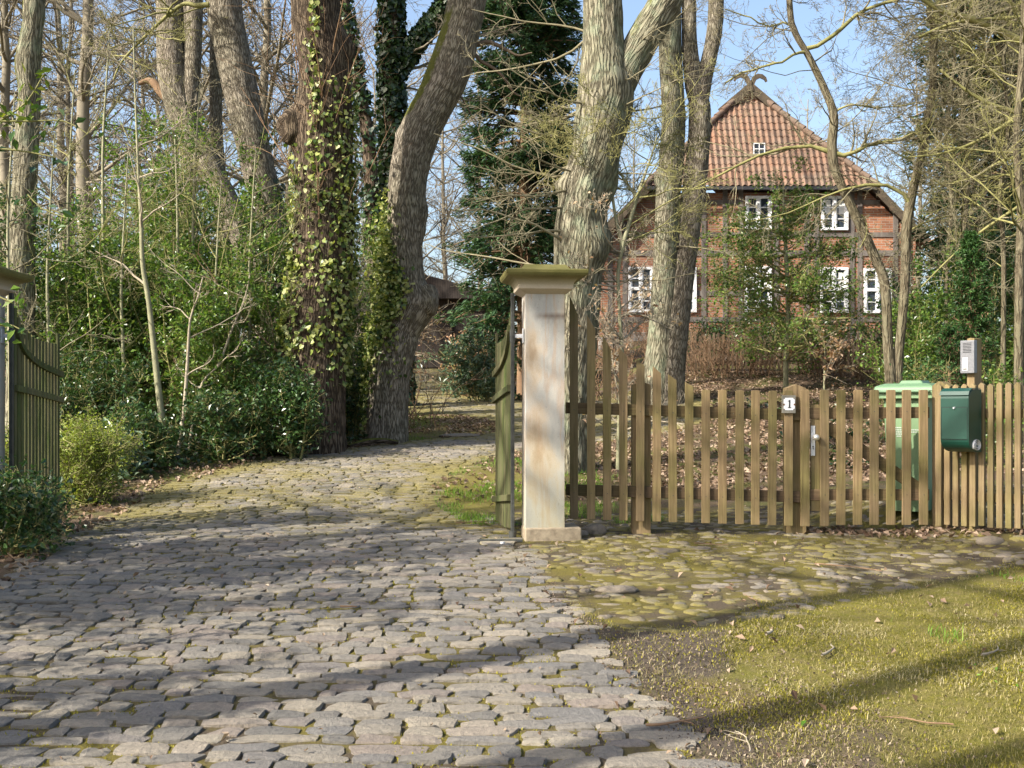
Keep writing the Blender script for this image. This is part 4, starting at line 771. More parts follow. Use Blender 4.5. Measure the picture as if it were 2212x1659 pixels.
c = mix(n, ramp(n, [(.40, (0, 0, 0)), (.65, (.5, .5, .5))], f), c, (.13, .07, .05)); n.links.new(c, b.inputs['Base Color']); b.inputs['Roughness'].default_value = .9; bump(n, b, br_.outputs['Fac'], -.4, .01); M['brick'] = m
M['timber'] = simplemat('grey_timber', (.10, .085, .075), (.22, .195, .175), 6, .9, .3, .01, (1, 1, .3))
M['plinth'] = simplemat('plinth_stone', (.28, .25, .22), (.50, .46, .41), 3, .9, .3)
M['white'] = simplemat('white_window_paint', (.74, .75, .77), (.84, .85, .86), 5, .5, 0)
m, n, b = new('window_glass'); b.inputs['Base Color'].default_value = (.035, .045, .06, 1); b.inputs['Roughness'].default_value = .08; b.inputs['Specular IOR Level'].default_value = .8; bump(n, b, noise(n, objc(n), 2.5, 2), .15, .02); M['glass'] = m
M['curtain'] = simplemat('curtain', (.55, .55, .53), (.75, .75, .72), 30, .9, 0, 0, (6, 1, 1))
m, n, b = new('clay_pantile'); g_n = n.nodes.new('ShaderNodeNewGeometry'); o = objc(n); at_ = nd(n, 'ShaderNodeAttribute', attribute_name='tile')
c = ramp(n, [(0, (.13, .075, .048)), (.3, (.18, .098, .06)), (.6, (.23, .12, .072)), (.85, (.20, .125, .085)), (1, (.29, .16, .10))], at_.outputs['Fac'])
f = noise(n, o, 1.1, 6, .7); f2 = noise(n, o, 16, 5, .7); c = mix(n, ramp(n, [(.36, (0, 0, 0)), (.68, (.7,)*3)], f), c, mix(n, f2, (.10, .088, .07), (.22, .19, .15)))
c = mix(n, .6, c, mix(n, f2, (.5, .5, .5), (1.45, 1.45, 1.45)), 'MULTIPLY'); n.links.new(c, b.inputs['Base Color']); b.inputs['Roughness'].default_value = .85; bump(n, b, f2, .3, .01); M['tile'] = m
M['dark_board'] = simplemat('dark_barge_board', (.05, .04, .03), (.13, .10, .065), 5, .9, .3)
ho = thing('half_timbered_house', (hc, HY+4, zb), 'half-timbered brick farmhouse with red pantile half-hipped roof and white windows', 'house')
slope = 1.03; yr = HY+2.3; yf = HY+.45
wl_, wr_ = hc-4.95, hc+4.95
zs = lambda x: z_eave-(abs(x-hc)-3.55)*slope
mb = MB()
pr = [(wl_, zb-1.2), (wr_, zb-1.2), (wr_, zs(wr_)-.12), (hc+3.5, z_eave-.12), (hc-3.5, z_eave-.12), (wl_, zs(wl_)-.12)]
mb.prism((0, yf, 0), (1, 0, 0), (0, 0, 1), (0, 1, 0), pr, 14)
mb.build('wall', M['brick'], ho)
mb = MB(); mb.box((hc, yf+.05, zb-.35), 10.05, .3, .95); mb.build('plinth', M['plinth'], ho)
mb = MB()
uvx = lambda u: hx(u)*yf/HY; vvz = lambda v: EYE+(hz(v)-EYE)*yf/HY
for u, a, b_ in ((1318, 560, 730), (1350, 480, 730), (1425, 440, 730), (1520, 404, 730), (1566, 404, 730), (1600, 404, 730), (1676, 404, 730), (1690-30, 500, 560), (1742, 404, 730), (1764, 404, 730), (1840, 404, 730), (1865-8, 404, 730), (1934, 455, 730), (1962, 490, 730)):
    mb.box((uvx(u), yf-.012, (vvz(a)+vvz(b_))/2), .15, .06, vvz(a)-vvz(b_))
for v, a, b_ in ((437, 1440, 1605), (437, 1670, 1768), (437, 1836, 1900), (507, 1345, 1968), (547, 1325, 1968), (634, 1415, 1605), (634, 1670, 1768), (690, 1325, 1968), (724, 1325, 1968)):
    mb.box(((uvx(a)+uvx(b_))/2, yf-.008, vvz(v)), uvx(b_)-uvx(a), .05, .15 if v != 547 else .18)
mb.build('timber_frame', M['timber'], ho)
def window(u0, u1, v0, v1, cols, rows, split=None, curt=False):
    x0, x1, z1, z0 = uvx(u0), uvx(u1), vvz(v0), vvz(v1); yy = yf-.06; mbw = MB(); W_ = x1-x0; Hh = z1-z0; t_ = .085
    mbw.box(((x0+x1)/2, yy, z1-t_/2), W_, .09, t_); mbw.box(((x0+x1)/2, yy, z0+t_/2), W_, .09, t_)
    for x in (x0+t_/2, x1-t_/2): mbw.box((x, yy-.001, (z0+z1)/2), t_, .088, Hh-2*t_)
    mbw.box(((x0+x1)/2, yy-.004, (z0+z1)/2), .085, .085, Hh-2*t_)
    if split: mbw.box(((x0+x1)/2, yy-.01, z0+Hh*split), W_-2*t_, .085, .10)
    o_ = mbw.build('window', M['white'], ho, .006)
    gb = MB(); gb.box(((x0+x1)/2, yy+.03, (z0+z1)/2), W_-.06, .012, Hh-.06); gb.build('pane', M['glass'], o_)
    bb = MB(); iw = W_-2*t_
    for r_ in range(1, rows): bb.box(((x0+x1)/2, yy+.012, z0+Hh*r_/rows), iw, .03, .035)
    for sx in (-1, 1):
        bb.box(((x0+x1)/2+sx*.06, yy+.008, (z0+z1)/2), .035, .036, Hh-2*t_); bb.box(((x0+x1)/2+sx*(iw/2-.02), yy+.008, (z0+z1)/2), .035, .036, Hh-2*t_)
    bb.build('glazing_bars', M['white'], o_)
    if curt:
        cb = MB()
        for sx in (-1, 1): cb = MB(); cb.box(((x0+x1)/2+sx*W_*.27, yy+.018, z1-Hh*.32), W_*.24, .006, Hh*.42); cb.build('curtain', M['curtain'], o_)

for q in ((1357, 1412, 577, 675, 2, 4, .52), (1450, 1504, 578, 675, 2, 4, .52), (1608, 1666, 576, 674, 2, 4, .52, True), (1771, 1831, 578, 676, 2, 4, .52, True), (1865, 1925, 580, 677, 2, 4, .52)): window(*q)
for q in ((1609, 1666, 424, 498, 2, 3), (1773, 1831, 424, 498, 2, 3, None, True)): window(*q)
def tiles(O, U, W, inside, nu, nw, cu=.19, cw=.29):
    """pantile surface: O origin, U across, W up-slope (unit), inside(a,b)->bool, nu,nw metres"""
    O = np.array(O, float); U = np.array(U, float); W = np.array(W, float); N = np.cross(U, W); N /= np.linalg.norm(N)
    if N[2] < 0: N = -N
    ku, kw = 8, 4; A = np.arange(0, nu+1e-6, cu/ku); Bv = np.arange(0, nw+1e-6, cw/kw); rows = (np.arange(len(Bv))//kw)
    A2, B2 = np.meshgrid(A, Bv); ci = np.floor(A2/cu+1e-6); ri = np.broadcast_to(rows[:, None], A2.shape); fb = (np.arange(len(Bv)) % kw)[:, None]/(kw-1)
    ph = (A2/cu-ci); prof = .030*np.sin(2*np.pi*ph)+.008*np.sin(4*np.pi*ph)
    jt = (hsh(ci.astype(np.int64), ri.astype(np.int64), 0, 5)-.5)*.012
    Bp = np.broadcast_to((ri+fb)*cw, A2.shape)+0; h_ = prof+.020*(1-fb)+jt
    V = O+A2[..., None]*U+Bp[..., None]*W+h_[..., None]*N
    idx = np.arange(A2.size).reshape(A2.shape); Q = np.stack([idx[:-1, :-1], idx[:-1, 1:], idx[1:, 1:], idx[1:, :-1]], -1)
    cen_a = (A2[:-1, :-1]+A2[1:, 1:])/2; cen_b = (Bp[:-1, :-1]+Bp[1:, 1:])/2; k = inside(cen_a, cen_b)
    tl = np.clip(.30+hsh(ci.astype(np.int64), ri.astype(np.int64), 3, 9)*.28+.45*fbm(ci*.16, ri*.2, 4), 0, 1)
    return V.reshape(-1, 3), Q[k], tl.ravel()
hipw = 3.5; zr = z_eave+slope*3.5; hb = .50                 # half width at eave; half width at the top of the hip
rise = (3.5-hb)*slope; run = 1.75; L_ = math.hypot(rise, run)
V, Q, tl = tiles((hc-3.6, HY+.05, z_eave+.02), (1, 0, 0), (0, run/L_, rise/L_), lambda a, b_: (np.abs(a-3.6) < 3.6-(b_/L_)*(3.6-hb))&(b_ < L_), 7.2, L_+.3)
rf = put('roof', V, Q, M['tile'], ho, False, None, {'tile': tl})
for sx in (-1, 1):                                          # main slopes
    l2 = math.hypot(1, slope); U_ = (0, 1, 0); W_ = (-sx/l2, 0, slope/l2); O_ = (hc+sx*5.35, HY+.0, zs(hc+sx*5.35)+.02); tot = 5.35*l2
    def ins(a, b_, l2=l2): 
        xo = 5.35-b_/l2; return (b_ < 5.35*l2)&((xo > 3.55)|(a > (3.6-xo)/(3.6-hb)*run+.02))
    V, Q, tl = tiles(O_, U_, W_, ins, 14.5, tot+.2); put('roof_slope', V, Q, M['tile'], rf, False, None, {'tile': tl})
    # hip caps and verge board
    cp = MB(); p0 = np.array([hc+sx*3.62, HY, z_eave+.03]); p1 = np.array([hc+sx*hb, HY+run, z_eave+rise+.05]); 
    for i in range(14):
        a = p0+(p1-p0)*(i/14); b_ = p0+(p1-p0)*((i+1.1)/14); cp.cyl(a+np.array([0, 0, .03]), b_, .105, 10, .085)
    cp.build('ridge_tiles', M['tile'], rf)
    vb = MB(); a = np.array([hc+sx*3.55, HY+.02, z_eave-.06]); b_ = np.array([hc+sx*5.38, HY+.02, zs(hc+sx*5.38)-.06]); vb.bar(a, b_, .24, .05); vb.build('verge_board', M['dark_board'], ho)
mb = MB()
U = (1, 0, 0); W = (0, 0, 1)
zt = z_eave+rise; gy = HY+run-.02
mb.prism((hc, gy+.1, zt-.1), U, W, (0, 1, 0), [(-.62, 0), (.62, 0), (0, .72)], .1); mb.build('gable_wall', M['brick'], ho)
mb = MB(); ap = np.array([hc, gy-.05, hz(196)+.0])
ap[2] = EYE+(hz(190)-EYE)*gy/HY
for sx in (-1, 1): mb.bar(ap+np.array([0, -.01*sx, .02]), (hc+sx*1.02*.95, gy-.05-.01*sx, ap[2]-.80), .26, .07)
mb.build('barge_board', M['dark_board'], ho)
mb = MB()
for sx in (-1, 1):                                          # crossed carved horse heads
    out = [(0, 0), (.17, -.02), (.22, .20), (.30, .38), (.42, .44), (.55, .38), (.60, .30), (.66, .33), (.62, .46), (.50, .56), (.34, .58), (.18, .48), (.08, .28)]
    mb.prism((ap[0]-sx*.1, ap[1]-.03+.04*sx, ap[2]-.12), (sx, 0, 0), W, (0, 1, 0), [(p_[0], p_[1]) for p_ in out][::sx], .05)
mb.build('gable_cross', M['dark_board'], ho)
mb = MB(); zz2 = hz(312); fy = (zz2-z_eave)/rise; yy = HY+fy*run-.10
mb.box((hx(1649), yy, zz2), .36, .05, .34); sk = mb.build('attic_window', M['glass'], ho); mb = MB()
for dx, dz, sx_, sz_ in ((0, 0, .025, .3), (0, 0, .3, .025)): mb.box((hx(1649)+dx, yy-.03+.004*(sx_ > .1), zz2+dz), sx_, .02, sz_)
for dx in (-.17, .17): mb.box((hx(1649)+dx, yy-.028, zz2), .03, .03, .36)
for dz in (-.17, .17): mb.box((hx(1649), yy-.03, zz2+dz), .37, .03, .03)
mb.build('frame', M['white'], sk)
mb = MB(); mb.box((hc, HY-.03, z_eave-.07), 7.1, .12, .10); mb.build('gutter', simplemat('dark_gutter', (.03, .032, .035), (.05, .05, .055), 5, .5, 0), ho)
# far dark boarded barn at the end of the drive
by = 46.5; bx = (915-CX)/F*by; bz = Hs(bx, by)
m, n, b = new('dark_boards'); o = objc(n); wv = nd(n, 'ShaderNodeTexWave', Scale=3.2, Distortion=.3); n.links.new(o, wv.inputs['Vector'])
c = mix(n, noise(n, mapping(n, o, (5, 5, .5)), 1, 4), (.016, .012, .010), (.045, .034, .027)); n.links.new(mix(n, ramp(n, [(.0, (1, 1, 1)), (.12, (0, 0, 0))], wv.outputs['Fac']), c, (.008, .006, .005)), b.inputs['Base Color']); b.inputs['Roughness'].default_value = .9; M['boards'] = m
bt = thing('barn', (bx, by, bz), 'dark boarded barn closing the far end of the drive', 'barn')
mb = MB(); mb.box((bx-.5, by+2.5, bz+1.4), 7.5, 5, 2.9); mb.build('wall', M['boards'], bt)
mb = MB(); mb.prism((bx-.5, by-.4, bz+2.8), (1, 0, 0), (0, 0, 1), (0, 1, 0), [(-4.2, 0), (4.2, 0), (0, 1.1)], 6); mb.build('roof', M['boards'], bt)
mb = MB(); mb.box((bx+.2, by-.05, bz+1.15), 1.9, .08, 2.2); dr_ = mb.build('door', M['boards'], bt, .01)
mb = MB(); mb.box((bx+.2, by-.10, bz+1.6), 1.9, .03, .12); mb.box((bx+.2, by-.10, bz+.6), 1.9, .03, .12); mb.build('ledge', M['dark_board'], dr_)
# ------------------------------------------------------------------ stone gate pillars
m, n, b = new('sandstone'); o = world_pos(n); f = noise(n, mapping(n, o, (3, 3, 1.2)), 1.6, 6, .6); f2 = noise(n, o, 160, 4, .7); f3 = noise(n, mapping(n, o, (9, 9, 1.1), (0, .5, 0)), 1.0, 4, .6)
c = ramp(n, [(.36, (.37, .365, .34)), (.50, (.50, .475, .42)), (.60, (.54, .45, .34)), (.70, (.44, .33, .22))], f)
pit = noise(n, o, 70, 3, .6); c = mix(n, ramp(n, [(.66, (0, 0, 0)), (.74, (.6,)*3)], pit), c, (.22, .20, .16))
c = mix(n, ramp(n, [(.52, (0, 0, 0)), (.60, (.45,)*3), (.66, (0, 0, 0))], f3), c, (.46, .30, .18))
c = mix(n, .35, c, mix(n, f2, (.5, .5, .5), (1.4, 1.4, 1.4)), 'MULTIPLY')
sp = nd(n, 'ShaderNodeSeparateXYZ'); n.links.new(o, sp.inputs[0]); zf = nd(n, 'ShaderNodeMapRange'); zf.inputs[1].default_value = .72; zf.inputs[2].default_value = 1.6; zf.inputs[3].default_value = 1; zf.inputs[4].default_value = 0; n.links.new(sp.outputs[2], zf.inputs[0])
gm = nd(n, 'ShaderNodeMath', operation='MULTIPLY'); n.links.new(zf.outputs[0], gm.inputs[0]); n.links.new(f, gm.inputs[1]); c = mix(n, gm.outputs[0], c, (.24, .235, .13))
at_ = nd(n, 'ShaderNodeAttribute', attribute_name='stain'); c = mix(n, at_.outputs['Fac'], c, (.16, .115, .085))
n.links.new(c, b.inputs['Base Color']); b.inputs['Roughness'].default_value = .85; b.inputs['Specular IOR Level'].default_value = .2; bump(n, b, f2, .5, .006); M['sandstone'] = m
m, n, b = new('mossy_sandstone'); o = world_pos(n); f = noise(n, o, 7, 6, .65); f2 = noise(n, o, 120, 4, .7)
sp = nd(n, 'ShaderNodeSeparateXYZ'); n.links.new(o, sp.inputs[0]); zf = nd(n, 'ShaderNodeMapRange'); zf.inputs[1].default_value = 2.525; zf.inputs[2].default_value = 2.62; n.links.new(sp.outputs[2], zf.inputs[0])
c = mix(n, mix(n, zf.outputs[0], (.0, .0, .0), (1, 1, 1)), mix(n, f, (.40, .32, .24), (.50, .44, .34)), mix(n, f, (.085, .085, .022), (.21, .19, .075)))
c = mix(n, .5, c, mix(n, f2, (.6, .6, .6), (1.4, 1.4, 1.4)), 'MULTIPLY'); n.links.new(c, b.inputs['Base Color']); b.inputs['Roughness'].default_value = .9; b.inputs['Specular IOR Level'].default_value = .15; bump(n, b, f2, .3, .004); M['cap'] = m
M['plinth_sand'] = simplemat('weathered_plinth', (.20, .16, .11), (.36, .30, .21), 18, .95, .6, .012)
def pillar(cx, cy, ang, label):
    zg_ = Hs(cx, cy); t = thing('gate_pillar', (cx, cy, zg_), label, 'pillar'); ca, sa = math.cos(ang), math.sin(ang); fz = cy
    def ring(hw, z): return [(cx+(sx*ca-sy*sa)*hw, cy+(sx*sa+sy*ca)*hw, z) for sx, sy in ((-1, -1), (1, -1), (1, 1), (-1, 1))]
    def zv(v, hw): return EYE-(v-CY)/F*(8.84-hw)
    ns = 60; zs_ = np.linspace(zg_-.1, zv(635, .146), ns); Vv = []; Qq = []; nx = 24
    for k_ in range(4):                                   # subdivided faces so that the rust stain can be drawn
        a = np.array(ring(.146, 0)[k_][:2]); b_ = np.array(ring(.146, 0)[(k_+1) % 4][:2]); o_ = len(Vv)*ns*(nx+1)
        tt = np.linspace(0, 1, nx+1); XY = a[None]*(1-tt[:, None])+b_[None]*tt[:, None]
        Vv.append(np.concatenate([np.repeat(XY[None], ns, 0), np.repeat(zs_[:, None], nx+1, 1)[..., None]], -1).reshape(-1, 3))
        idx = np.arange(ns*(nx+1)).reshape(ns, nx+1)+o_; Qq.append(np.stack([idx[:-1, :-1], idx[:-1, 1:], idx[1:, 1:], idx[1:, :-1]], -1).reshape(-1, 4))
    Vv = np.concatenate(Vv); Qq = np.concatenate(Qq); nf = ns*(nx+1); u_ = np.tile(np.linspace(0, 1, nx+1), 4*ns); z0 = zv(684, .146)
    st = np.exp(-((Vv[:, 2]-z0-.004*np.sin(u_*40))/(.013+.010*vnoise(u_*14, u_*0, 2)))**2)*sstep(.08, .55, u_)*.85; st[nf:] *= .3
    put('shaft', Vv, Qq, M['sandstone'], t, False, None, {'stain': st})
    mb = MB(); pf = [(.146, 635.2), (.206, 623), (.206, 614.5), (.214, 609), (.228, 603.5), (.25, 599), (.275, 596.5), (.293, 593), (.303, 588), (.307, 582), (.303, 579.8), (.182, 579.4), (.156, 571)]
    mb.rings([ring(hw, zv(v, hw)) for hw, v in pf]); mb.build('cap', M['cap'], t, .004)
    mb = MB(); mb.frustum((cx+.06, cy-.005, zg_-.05), .215, .165, .213, .163, .05+(zv(1140, .15)-Hs(cx, cy)), ang); mb.build('plinth', M['plinth_sand'], t, .012, 3); return t
pillar(.236, 8.84, R(5.3), 'tall sandstone gate pillar with moulded cap and a brown rust band, right of the drive')
pillar(-4.03, 8.72, 0, 'sandstone gate pillar cut by the left edge of the picture, holly around its foot')
# ------------------------------------------------------------------ drive gate leaves
M['gate_wood'] = woodmat('green_gate_wood', (.075, .068, .035), (.19, .18, .085), (.55, .82, .42), .85)
M['steel'] = simplemat('dark_steel', (.03, .032, .03), (.075, .078, .07), 20, .55, .2, .003)
M['galv'] = simplemat('galvanised', (.45, .46, .47), (.62, .63, .64), 20, .45, 0, metal=.4)
def leaf_gate(a, b_, side, label, name='gate_leaf'):
    a = np.array(a, float); b_ = np.array(b_, float); zg_ = Hs(*a); t = thing(name, (a[0], a[1], zg_), label, 'gate', 'open leaves of the drive gate')
    D = b_-a; L = np.linalg.norm(D); D /= L; Nn = np.array([D[1], -D[0]])*side
    ang = math.atan2(D[1], D[0])
    at2 = lambda s: a+D*L*s
    zv = lambda v, s: EYE-(v-CY)/F*at2(s)[1]
    tops = lambda s: np.interp(s, [0, .06, .14, .25, .4, .6, .8, .93, .95, 1], [655, 672, 695, 712, 728, 737, 741, 742, 720, 720])
    nb = 14
    for i in range(nb):
        s = (i+.5)/nb; p_ = at2(s); zt_ = zv(tops(s), s); z0_ = max(zv(1140, s), Hs(*p_)+.03)
        mb = MB(); mb.frustum((p_[0], p_[1], z0_), .024, .009, .024, .009, zt_-z0_, ang); mb.build('board', M['gate_wood'], t, .003)
    def rail(f, h, s0, s1, nm, k_=14):
        mb = MB(); rs = []
        for s in np.linspace(s0, s1, k_):
            p_ = at2(s); z_ = zv(f(s), s); q0 = p_+Nn*.010; q1 = p_+Nn*.036; rs.append([(q0[0], q0[1], z_-h/2), (q1[0], q1[1], z_-h/2), (q1[0], q1[1], z_+h/2), (q0[0], q0[1], z_+h/2)])
        mb.rings(rs); mb.build(nm, M['gate_wood'], t, .003)
    rail(lambda s: np.interp(s, [0, .08, .18, .3, .45, .65, 1], [705, 738, 758, 772, 784, 795, 809]), .05, .01, 1.02, 'curved_rail', 24)
    rail(lambda s: 838+26*s, .05, .01, 1.02, 'middle_rail'); rail(lambda s: 1075+3*s, .05, .01, 1.02, 'bottom_rail')
    mb = MB(); p_ = a-D*.03; zt_ = EYE-(636-CY)/F*p_[1]; mb.frustum((p_[0], p_[1], zg_+.01), .0125, .02, .0125, .02, zt_-zg_, ang+R(90)); mb.build('hinge_post', M['steel'], t, .002)
    mb = MB(); zh = EYE-(726-CY)/F*p_[1]; mb.cyl((p_[0], p_[1], zh-.05), (p_[0], p_[1], zh+.05), .022, 14); mb.build('hinge_sleeve', M['steel'], t); mb = MB(); mb.cyl((p_[0], p_[1], zg_-.01), (p_[0], p_[1], zg_+.05), .03, 14); mb.build('hinge_socket', M['steel'], t)
    mb = MB(); x2 = .236-.146 if side < 0 else -4.03+.146; mb.box(((p_[0]+x2)/2, p_[1], zh), abs(x2-p_[0]), .02, .03); mb.box((x2-.006*(1 if side < 0 else -1), p_[1]-.02, zh), .012, .06, .11); mb.build('hinge_bracket', M['galv'], t, .003)
    return t
leaf_gate((.0, 8.86), (-.134, 9.85), -1, 'right leaf of the drive gate, green weathered boards seen nearly edge-on beside the stone pillar')
leaf_gate((-3.82, 8.86), (-3.853, 9.85), 1, 'left leaf of the drive gate, green weathered boards swung open at the left edge')
mb = MB(); mb.box((-.09, 8.62, Hs(-.09, 8.62)+.012), .34, .03, .02); t = mb.build('gate_stop_rail', M['steel'], None, .003); tag(t, 'rusty flat steel strip lying in the cobbles at the foot of the stone pillar', 'steel strip')
mb = MB(); mb.cyl((-.07, 8.53, Hs(-.07, 8.53)-.01), (-.07, 8.53, Hs(-.07, 8.53)+.018), .022, 16, .018); t = mb.build('metal_stud', M['galv'], None, .003); tag(t, 'small round metal stud in the ground in front of the steel strip', 'stud')
# ------------------------------------------------------------------ picket fence, garden gate, dense fence
M['fence'] = woodmat('fence_wood', (.17, .115, .06), (.35, .25, .13), (.62, .76, .50), .8)
M['fence_h'] = woodmat('fence_rail_wood', (.085, .055, .032), (.17, .115, .065), (.62, .78, .45), .7, 'x')
M['fence_new'] = woodmat('dense_fence_wood', (.17, .12, .062), (.31, .23, .125), (.72, .88, .50), .65)
M['brass'] = simplemat('aluminium_knob', (.60, .58, .52), (.75, .72, .66), 30, .35, 0, metal=.7)
FY = 9.0; fx = lambda u, y=FY: (u-CX)/F*y; fz = lambda v, y=FY: EYE-(v-CY)/F*y
def picket(parent, u, vl, vr, vb, wpx=18, y=FY, nm='picket', mat='fence', flat=False):
    x0 = fx(u-wpx/2, y); x1 = fx(u+wpx/2, y); mb = MB(); j = rng.normal(0, .003); zl, zr_, z0 = fz(vl, y), fz(vr, y), fz(vb, y)
    out = [(x0, z0), (x1, z0), (x1+j, zr_), (x0+j, zl)] if not flat else [(x0, z0), (x1, z0), (x1+j, zl-.006), (x1-.008+j, zl), (x0+.008+j, zl), (x0+j, zl-.006)]
    mb.prism((0, y, 0), (1, 0, 0), (0, 0, 1), (0, 1, 0), out, .022); return mb.build(nm, M[mat], parent, .0025)
fe = thing('picket_fence', (fx(1470), FY, Hs(fx(1470), FY)), 'brown-green picket fence between stone pillar and garden gate, its pickets swooping up to the pillar', 'fence')
pk = [(1240, 639, 680), (1277, 680, 712), (1312, 724, 755), (1347, 750, 772), (1383, 776, 791), (1419, 791, 807), (1454, 808, 821), (1489, 825, 835), (1525, 842, 842), (1561, 842, 842), (1598, 843, 843), (1632, 843, 843), (1668, 844, 844), (1704, 843, 843)]
for i, (u, a, b_) in enumerate(pk): picket(fe, u, a, b_, 1121+i*1.15, flat=(a == b_))
def rail(parent, u0, v0, u1, v1, wd=.088, y=FY+.024, th=.03, nm='rail', mat='fence_h'):
    mb = MB(); mb.bar((fx(u0, y), y+th/2, fz(v0, y)), (fx(u1, y), y+th/2, fz(v1, y)), wd, th); return mb.build(nm, M[mat], parent, .003)
rail(fe, 1222, 881, 1742, 897); rail(fe, 1222, 1058, 1742, 1074)
def post(parent, u0, u1, vt, y, th=.11, vb=None, nm='post', mat='fence', tip=.03):
    x0, x1 = fx(u0, y), fx(u1, y); xc = (x0+x1)/2; zg_ = Hs(xc, y)-.1; zt_ = fz(vt, y); mb = MB()
    mb.prism((0, y, 0), (1, 0, 0), (0, 0, 1), (0, 1, 0), [(x0, zg_), (x1, zg_), (x1, zt_-tip), (xc, zt_), (x0, zt_-tip)], th); return mb.build(nm, M[mat], parent, .004)
mb = MB()
for u, *_ in pk:
    for v in (885+(u-1240)*.03, 1064+(u-1240)*.03): mb.cyl((fx(u), FY-.0005, fz(v)), (fx(u), FY-.003, fz(v)), .0035, 8)
nf_ = mb.build('nails', M['steel'], fe); nf_['kind'] = 'stuff'
post(fe, 1366, 1406, 823, FY+.056); post(fe, 1698, 1742, 830, FY+.056)
ga = thing('garden_gate', (fx(1870), FY, Hs(fx(1870), FY)), 'wooden picket garden gate with diagonal brace and knob plate, between house number and mailbox', 'gate')
for u in (1740, 1782, 1817, 1853, 1889, 1925, 1959, 1996): picket(ga, u, 842, 842, 1137-(u > 1800)*3, flat=True, wpx=19)
picket(ga, 1761.5, 874, 874, 1104, y=FY+.03, wpx=20, nm='lock_board')
rail(ga, 1745, 893, 2008, 891); rail(ga, 1745, 1069, 2008, 1069)
rail(ga, 1788, 922, 1990, 1058, .09, FY+.026, .026, 'brace')
mb = MB(); mb.box((fx(1758), FY+.026, fz(952.5)), .034, .006, .235); pl_ = mb.build('lock_plate', M['galv'], ga, .003)
mb = MB(); c_ = (fx(1762), FY-.0, fz(945)); mb.cyl((c_[0], FY+.026, c_[2]), (c_[0], FY-.012, c_[2]), .009, 12); mb.ball((c_[0], FY-.02, c_[2]), .026, 18, 10); mb.build('knob', M['brass'], pl_)
mb = MB(); mb.cyl((fx(1758), FY+.0235, fz(965)), (fx(1758), FY+.0215, fz(965)), .006, 10); mb.box((fx(1758), FY+.0225, fz(969)), .006, .003, .014); mb.build('keyhole', M['steel'], pl_)
mb = MB()
for u in (1782, 1817, 1853, 1889, 1925, 1959, 1996):
    for v in (889, 1069): mb.cyl((fx(u), FY-.0005, fz(v)), (fx(u), FY-.003, fz(v)), .0035, 8)
nl_ = mb.build('nails', M['steel'], ga); nl_['kind'] = 'stuff'
# house number
M['enamel'] = simplemat('white_enamel', (.72, .74, .78), (.80, .81, .83), 9, .25, 0)
M['black'] = simplemat('black_enamel', (.01, .01, .012), (.02, .02, .022), 9, .3, 0)
M['rust'] = simplemat('rust', (.10, .05, .03), (.20, .12, .07), 60, .9, 0)
M['grey_wood'] = simplemat('grey_backing', (.13, .12, .10), (.25, .24, .20), 25, .9, .3, .003, (1, 1, .2))
X0, X1, Z1, Z0 = fx(1689.5, FY-.02), fx(1719, FY-.02), fz(854, FY-.02), fz(892.5, FY-.02); cx_, cz_ = (X0+X1)/2, (Z0+Z1)/2
sg = thing('house_number_sign', (cx_, FY-.012, cz_), 'small white enamel house number sign reading 1 on a wooden backing board', 'sign')
mb = MB(); mb.box((cx_, FY-.010, cz_), X1-X0, .016, Z1-Z0); mb.build('backing', M['grey_wood'], sg, .002)
pw, ph_ = .043, .048; pc = (cx_+.002, FY-.021, cz_+.002); mb = MB()
o8 = []
for sx, sz in ((-1, -1), (1, -1), (1, 1), (-1, 1)):        # notched corners
    a = [(sx*pw, sz*(ph_-.012)), (sx*(pw-.010), sz*(ph_-.010)), (sx*(pw-.012), sz*ph_)]
    o8 += a if sx*sz < 0 and False or (sx, sz) in ((1, 1), (-1, -1)) else a[::-1]
mb.prism(pc, (1, 0, 0), (0, 0, 1), (0, 1, 0), o8, .003); mb.build('plate', M['enamel'], sg)
mb = MB()
for sx in (-1, 1):
    mb.cyl((pc[0]+sx*.042, pc[1]-.001, pc[2]-.004), (pc[0]+sx*.042, pc[1]-.003, pc[2]-.004), .008, 12)
mb.build('rusty_screw', M['rust'], sg)
k = .00105; one = [(-13, -30), (13, -30), (13, -26), (6, -23), (6, 30), (2, 30), (-12, 21), (-11, 18), (-4, 20), (-5, -23), (-13, -26)]
mb = MB(); mb.prism((pc[0]+.002, pc[1]-.0015, pc[2]), (1, 0, 0), (0, 0, 1), (0, 1, 0), [(a*k, b_*k) for a, b_ in one], .0014); mb.build('numeral', M['black'], sg)
# dense fence
TH_ = R(50); tv = np.array([math.cos(TH_), -math.sin(TH_)]); nv = np.array([-math.sin(TH_), -math.cos(TH_)]); O_ = np.array([fx(2012), 9.0])
df = thing('picket_fence', (O_[0], O_[1], Hs(*O_)), 'golden-brown fence of narrow close-set pointed pickets carrying the mailbox, at the right edge', 'fence')
def slat(parent, s, w_, th, z0, z1, off=0, nm='picket', mat='fence_new', tip=.018):
    p_ = O_+tv*s+nv*off; mb = MB(); o3 = np.array([p_[0], p_[1], 0]); U_ = (tv[0], tv[1], 0)
    mb.prism(o3, U_, (0, 0, 1), (-nv[0], -nv[1], 0), [(0, z0), (w_, z0), (w_, z1-tip), (w_*.55, z1), (w_*.4, z1), (0, z1-tip)], th); return mb.build(nm, M[mat], parent, .003)
for i in range(22):
    s = .035+i*.0695; p_ = O_+tv*s; slat(df, s, .046, .028, fz(1133)+.035*s+rng.normal(0, .006), fz(831, 9.0)+rng.normal(0, .006))
